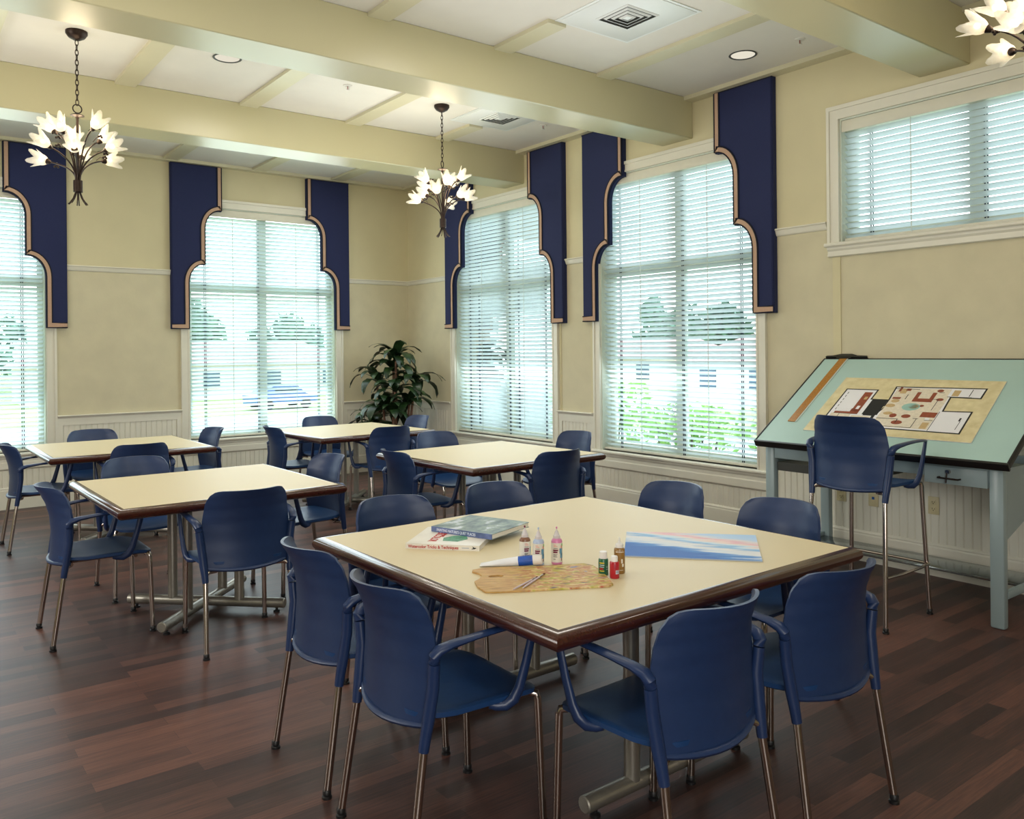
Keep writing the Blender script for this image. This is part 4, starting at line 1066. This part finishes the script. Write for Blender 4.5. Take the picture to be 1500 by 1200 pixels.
# ------------------------------------------------------------------ potted plant
pp = thing('potted_plant', 'tall dracaena-like potted plant with drooping dark green leaves in the room corner', 'plant', (4.93, 8.78, 0))
mb = MB(); mb.lathe([(.0, .0), (.13, .0), (.14, .01), (.18, .30), (.195, .31), (.195, .34), (.175, .34), (.17, .31), (.165, .305)], 'pot', 32, close=False); mb.build('pot', pp)
mb = MB(); mb.lathe([(.0, .31), (.168, .305)], 'soil', 24, close=False); mb.build('soil', pp)
rng = random.Random(11)
rt_ = Vector((sin(YAW), -cos(YAW), 0))
heads = [(.02, .0, 1.40), (-.22, .04, 1.14), (.24, .0, 1.10), (.02, -.10, 1.02), (-.12, -.12, .84), (.18, -.02, .86), (-.24, -.06, .62), (-.02, .06, 1.26), (.0, -.14, .72)]
for hi, (lx, ly, hz) in enumerate(heads):
    tip = rt_*lx+Vector((cos(YAW), sin(YAW), 0))*ly; tip.z = hz
    b0 = Vector((tip.x*.35, tip.y*.35, .30))
    mb = MB(); mid = b0*.45+tip*.55+Vector((tip.x*.1, tip.y*.1, -.05)); mb.tube([b0, mid, tip], [.020, .017, .013], 'cane', n=10); mb.build('cane', pp)
    mb = MB(); nl = 13 if hi else 17
    for li in range(nl):
        az = 2.4*li+hi+rng.uniform(-.25, .25); el = radians(rng.uniform(25, 75) if li % 3 else rng.uniform(60, 85)); Lf = rng.uniform(.34, .48)
        wmax = rng.uniform(.046, .064); p = Vector(tip)+Vector((0, 0, .02*li/nl)); h_ = Vector((cos(az), sin(az), 0)); sd = Vector((-sin(az), cos(az), 0))
        vs = []; ns = 9; e2 = el; tw = rng.uniform(-.5, .5)
        for s in range(ns+1):
            q = s/ns; w = wmax*(sin(pi*min(1, (q*.93+.07)))**.75)*(1 if q < .98 else .05)
            dirv = h_*cos(e2)+Vector((0, 0, 1))*sin(e2); nrm = sd.cross(dirv); sdt = sd*cos(tw*q)+nrm*sin(tw*q)
            ripple = .004*sin(q*22+li)
            vs += [p-sdt*w+nrm*(.006-ripple), p+Vector((0, 0, -.002)), p+sdt*w+nrm*(.006+ripple)]
            p = p+dirv*(Lf/ns); e2 -= radians(rng.uniform(11, 20))
        fs = []
        for s in range(ns): fs += [(3*s, 3*s+1, 3*s+4, 3*s+3), (3*s+1, 3*s+2, 3*s+5, 3*s+4)]
        mb.add(vs, fs, 'leaf', True)
    mb.build('foliage', pp, angle=180)

# ------------------------------------------------------------------ outdoors
GZ = -2.0
mb = MB(); mb.box((-160, 9.9, GZ-.2), (160, 220, GZ), 'lawn'); mb.box((6.0, -120, GZ-.2), (160, 9.9, GZ), 'lawn'); tag(mb.build('ground'), kind='structure')
mb = MB(); mb.box((-120, 30, GZ), (120, 46, GZ+.02), 'asphalt'); mb.box((14, -60, GZ), (26, 30, GZ+.02), 'asphalt'); tag(mb.build('road'), kind='structure')
mb = MB(); mb.box((XB-.2, YL+.22, GZ), (XR+.22, YL+.5, -.12), 'housewall'); mb.box((XR+.22, YB-.2, GZ), (XR+.5, YL+.5, -.12), 'housewall'); tag(mb.build('foundation'), kind='structure')
def foliage_blob(rng, R_, n, leaf, squash=.85):
    mb = MB()
    cl = [Vector((rng.gauss(0, .45), rng.gauss(0, .45), rng.gauss(0, .38)*squash))*R_ for _ in range(14)]
    for i in range(n):
        c_ = cl[i % len(cl)]; d = Vector((rng.gauss(0, 1), rng.gauss(0, 1), rng.gauss(0, 1))).normalized()*R_*.42*rng.uniform(.55, 1)
        p = c_+d; u = Vector((rng.gauss(0, 1), rng.gauss(0, 1), rng.gauss(0, 1))).normalized(); w = u.orthogonal().normalized(); s = leaf*rng.uniform(.6, 1.3)
        mb.add([p-u*s, p+w*s*.55, p+u*s, p-w*s*.55], [(0, 1, 2, 3)], 'treeleaf')
    return mb
rng = random.Random(3)
crowns = [foliage_blob(rng, 4.0, 1500, .55) for _ in range(3)]
crown_ob = []
TREES = [(6, 96, 5.0), (17, 102, 5.8), (29, 97, 5.2), (41, 101, 5.8), (53, 97, 5.0), (-7, 96, 4.6), (66, 95, 5.8), (76, 86, 6.2), (80, 73, 5.8), (76, 60, 6.4), (72, 47, 5.8), (70, 35, 6.4), (68, 23, 5.8), (-22, 98, 5)]
TL = ['hazy green tree seen through the left wall window blinds', 'hazy green tree beyond the right wall window blinds']
mesh0 = []
for i, (x, y, h) in enumerate(TREES):
    t = thing('tree', 'hazy green tree in the row beyond the road, seen through the left wall blinds' if y > 90 else 'hazy green tree in the row seen through the right wall blinds', 'tree', (x, y, GZ), rng.uniform(0, 6), 'trees beyond the left wall windows' if y > 90 else 'trees beyond the right wall windows')
    if i < 3:
        c_ = crowns[i].build('foliage', t); mesh0.append(c_.data)
        mb = MB(); mb.tube([(0, 0, 0), (0, 0, 5)], [.3, .18], 'trunk', n=8); tr_ = mb.build('trunk', t); tmesh = tr_.data
    else:
        c_ = bpy.data.objects.new('foliage', mesh0[i % 3]); COL.objects.link(c_); c_.parent = t
        tr_ = bpy.data.objects.new('trunk', tmesh); COL.objects.link(tr_); tr_.parent = t
    c_.location = (0, 0, h-.2)
def house(label, x, y, rz, L, Wd, H, rh):
    t = thing('house', label, 'house', (x, y, GZ), rz)
    mb = MB(); mb.box((-L/2, -Wd/2, 0), (L/2, Wd/2, H), 'housewall'); mb.build('walls', t)
    mb = MB(); e = .5
    vs = [(-L/2-e, -Wd/2-e, H), (L/2+e, -Wd/2-e, H), (L/2+e, Wd/2+e, H), (-L/2-e, Wd/2+e, H), (-L/2+Wd*.3, 0, H+rh), (L/2-Wd*.3, 0, H+rh)]
    mb.add(vs, [(0, 1, 5, 4), (1, 2, 5), (2, 3, 4, 5), (3, 0, 4), (3, 2, 1, 0)], 'houseroof'); mb.build('roof', t)
    for sy in (-1, 1):
        for i in range(5):
            wx = -L/2+L*(i+.5)/5; mb = MB(); mb.box((wx-.6, sy*(Wd/2+.04)-.05, .9), (wx+.6, sy*(Wd/2+.04)+.05, 2.2), 'housewin'); mb.build('window', t)
house('low pale house with a rose roof, seen through the left wall window blinds', 20, 68, 0, 24, 9, 2.7, 1.7)
house('low pale house with a rose roof seen through the narrow-looking right wall window', 56, 56, radians(-70), 20, 9, 2.7, 1.8)
house('low pale house with a rose roof seen through the widest window blinds', 50, 30, radians(-80), 18, 9, 2.7, 1.8)
# parked car
car = thing('parked_car', 'small blue parked car seen through the left wall window blinds', 'car', (20.0, 50.0, GZ+.02), radians(8))
mb = MB()
prof = [(-2.1, .35), (2.1, .35), (2.15, .75), (1.3, .95), (.75, 1.42), (-.95, 1.45), (-1.7, .98), (-2.15, .9)]
vs = [(x, y, z) for y in (-.82, .82) for x, z in prof]; n = len(prof)
mb.add(vs, [tuple(range(n)), tuple(reversed(range(n, 2*n)))]+[(i, n+i, n+(i+1) % n, (i+1) % n) for i in range(n)], 'carblue'); mb.build('body', car)
mb = MB(); mb.box((-.85, -.84, 1.0), (.7, .84, 1.32), 'carglass'); mb.build('side_windows', car)
for wx in (-1.3, 1.3):
    for wy in (-.78, .78): mb = MB(); mb.tube([(wx, wy-.1, .32), (wx, wy+.1, .32)], .32, 'tyre', n=16); mb.build('wheel', car)
# shrubs close to the right wall
rng = random.Random(9)
def shrub(x, y, h, lab, n=900):
    t = thing('shrub', lab, 'shrub', (x, y, GZ), 0)
    mb = MB()
    for i in range(n):
        a = rng.uniform(0, 2*pi); r = rng.uniform(.1, .62)*(1-.1*rng.random()); z = h-abs(rng.gauss(0, .45))
        p = Vector((r*cos(a)*1.2, r*sin(a)*1.35, z)); u = Vector((rng.gauss(0, 1), rng.gauss(0, 1), rng.gauss(0, .7))).normalized(); w = u.orthogonal().normalized(); s = rng.uniform(.03, .07)
        mb.add([p-u*s, p+w*s*.6, p+u*s, p-w*s*.6], [(0, 1, 2, 3)], 'shrubleaf')
    mb.build('foliage', t)
    mb = MB()
    for k_ in range(5): mb.tube([(.05*cos(k_), .05*sin(k_), 0), (.3*cos(k_*1.3), .4*sin(k_*1.3), h-.2)], [.03, .012], 'trunk', n=6)
    mb.build('stems', t)
shrub(7.6, 8.1, 3.05, 'yellow-green shrub outside the narrow-looking right wall window')
shrub(7.3, 6.3, 2.85, 'yellow-green shrub outside, low behind the left part of the widest window blinds')
shrub(7.3, 4.3, 2.85, 'yellow-green shrub outside, low behind the right part of the widest window blinds')

# ------------------------------------------------------------------ light
w = bpy.data.worlds.new('sky'); scene.world = w; w.use_nodes = True
nt = w.node_tree; nt.nodes.clear()
bg = nt.nodes.new('ShaderNodeBackground'); wo = nt.nodes.new('ShaderNodeOutputWorld')
tc = nt.nodes.new('ShaderNodeTexCoord'); sp = nt.nodes.new('ShaderNodeSeparateXYZ'); cr = nt.nodes.new('ShaderNodeValToRGB')
cr.color_ramp.elements[0].position = 0.0; cr.color_ramp.elements[0].color = (.93, .98, 1, 1); cr.color_ramp.elements[1].position = .6; cr.color_ramp.elements[1].color = (.72, .88, 1, 1)
nt.links.new(tc.outputs['Generated'], sp.inputs[0]); nt.links.new(sp.outputs['Z'], cr.inputs['Fac']); nt.links.new(cr.outputs['Color'], bg.inputs['Color']); nt.links.new(bg.outputs[0], wo.inputs[0])
bg.inputs['Strength'].default_value = 4.0
def area(name, loc, target, size, power, col, sy=None, spread=180):
    l = bpy.data.lights.new(name, 'AREA'); l.energy = power; l.color = col; l.size = size
    if sy: l.shape = 'RECTANGLE'; l.size_y = sy
    l.spread = radians(spread)
    o = bpy.data.objects.new(name, l); COL.objects.link(o); o.location = loc
    o.rotation_euler = (Vector(target)-Vector(loc)).to_track_quat('-Z', 'Y').to_euler(); return o
WARM = (1.0, .94, .84); NEUT = (1.0, .97, .92); COOL = (.86, .95, 1.0)
# soft key from the left side of the room, general fill from the rest of the room behind the camera, added overhead and upward fills
area('left_key_fill', (-2.6, 5.2, 2.0), (3.4, 4.6, .75), 1.5, 80, NEUT)  # unseen area light added in place of light from windows at left
area('room_fill', (-1.0, -1.9, 2.0), (2.9, 3.6, .6), 2.2, 115, NEUT)
for (x, y) in ((.6, 3.67), (3.0, 3.67), (1.0, 8.1), (4.0, 8.1), (2.4, 5.95), (3.4, 1.2), (.4, 1.2)):
    area('ceiling_fill', (x, y, 3.55), (x, y, 0), .5, 11, WARM)  # unseen fill added overhead; no fixture hangs at these spots
for (x, y, p) in ((1.2, 3.0, 18), (3.4, 3.4, 10), (3.2, 6.0, 13), (.2, 6.2, 7)):
    area('bounce_fill', (x, y, 2.3), (x, y, 4), 1.4, p, NEUT)  # added in mid-air, aimed up to brighten the ceiling
def point(name, loc, power, col, r=.12):
    l = bpy.data.lights.new(name, 'POINT'); l.energy = power; l.color = col; l.shadow_soft_size = r
    o = bpy.data.objects.new(name, l); COL.objects.link(o); o.location = loc
for x, y in ((1.047, 6.015), (3.863, 6.012), (3.863, 1.40)): point('chandelier_lamp', (x, y, 2.95), 9, (1, .82, .55))
# daylight at the windows
for (a, b) in WIN_L: area('window_daylight', ((a+b)/2, YL-.16, 1.85), ((a+b)/2, 4, .6), b-a-.1, 27, COOL, 2.4)
for (a, b) in WIN_R: area('window_daylight', (XR-.16, (a+b)/2, 1.85), (2, (a+b)/2, .6), b-a-.1, 27, COOL, 2.4)

scene.view_settings.view_transform = 'Standard'
scene.view_settings.look = 'None'
scene.view_settings.exposure = 0.0
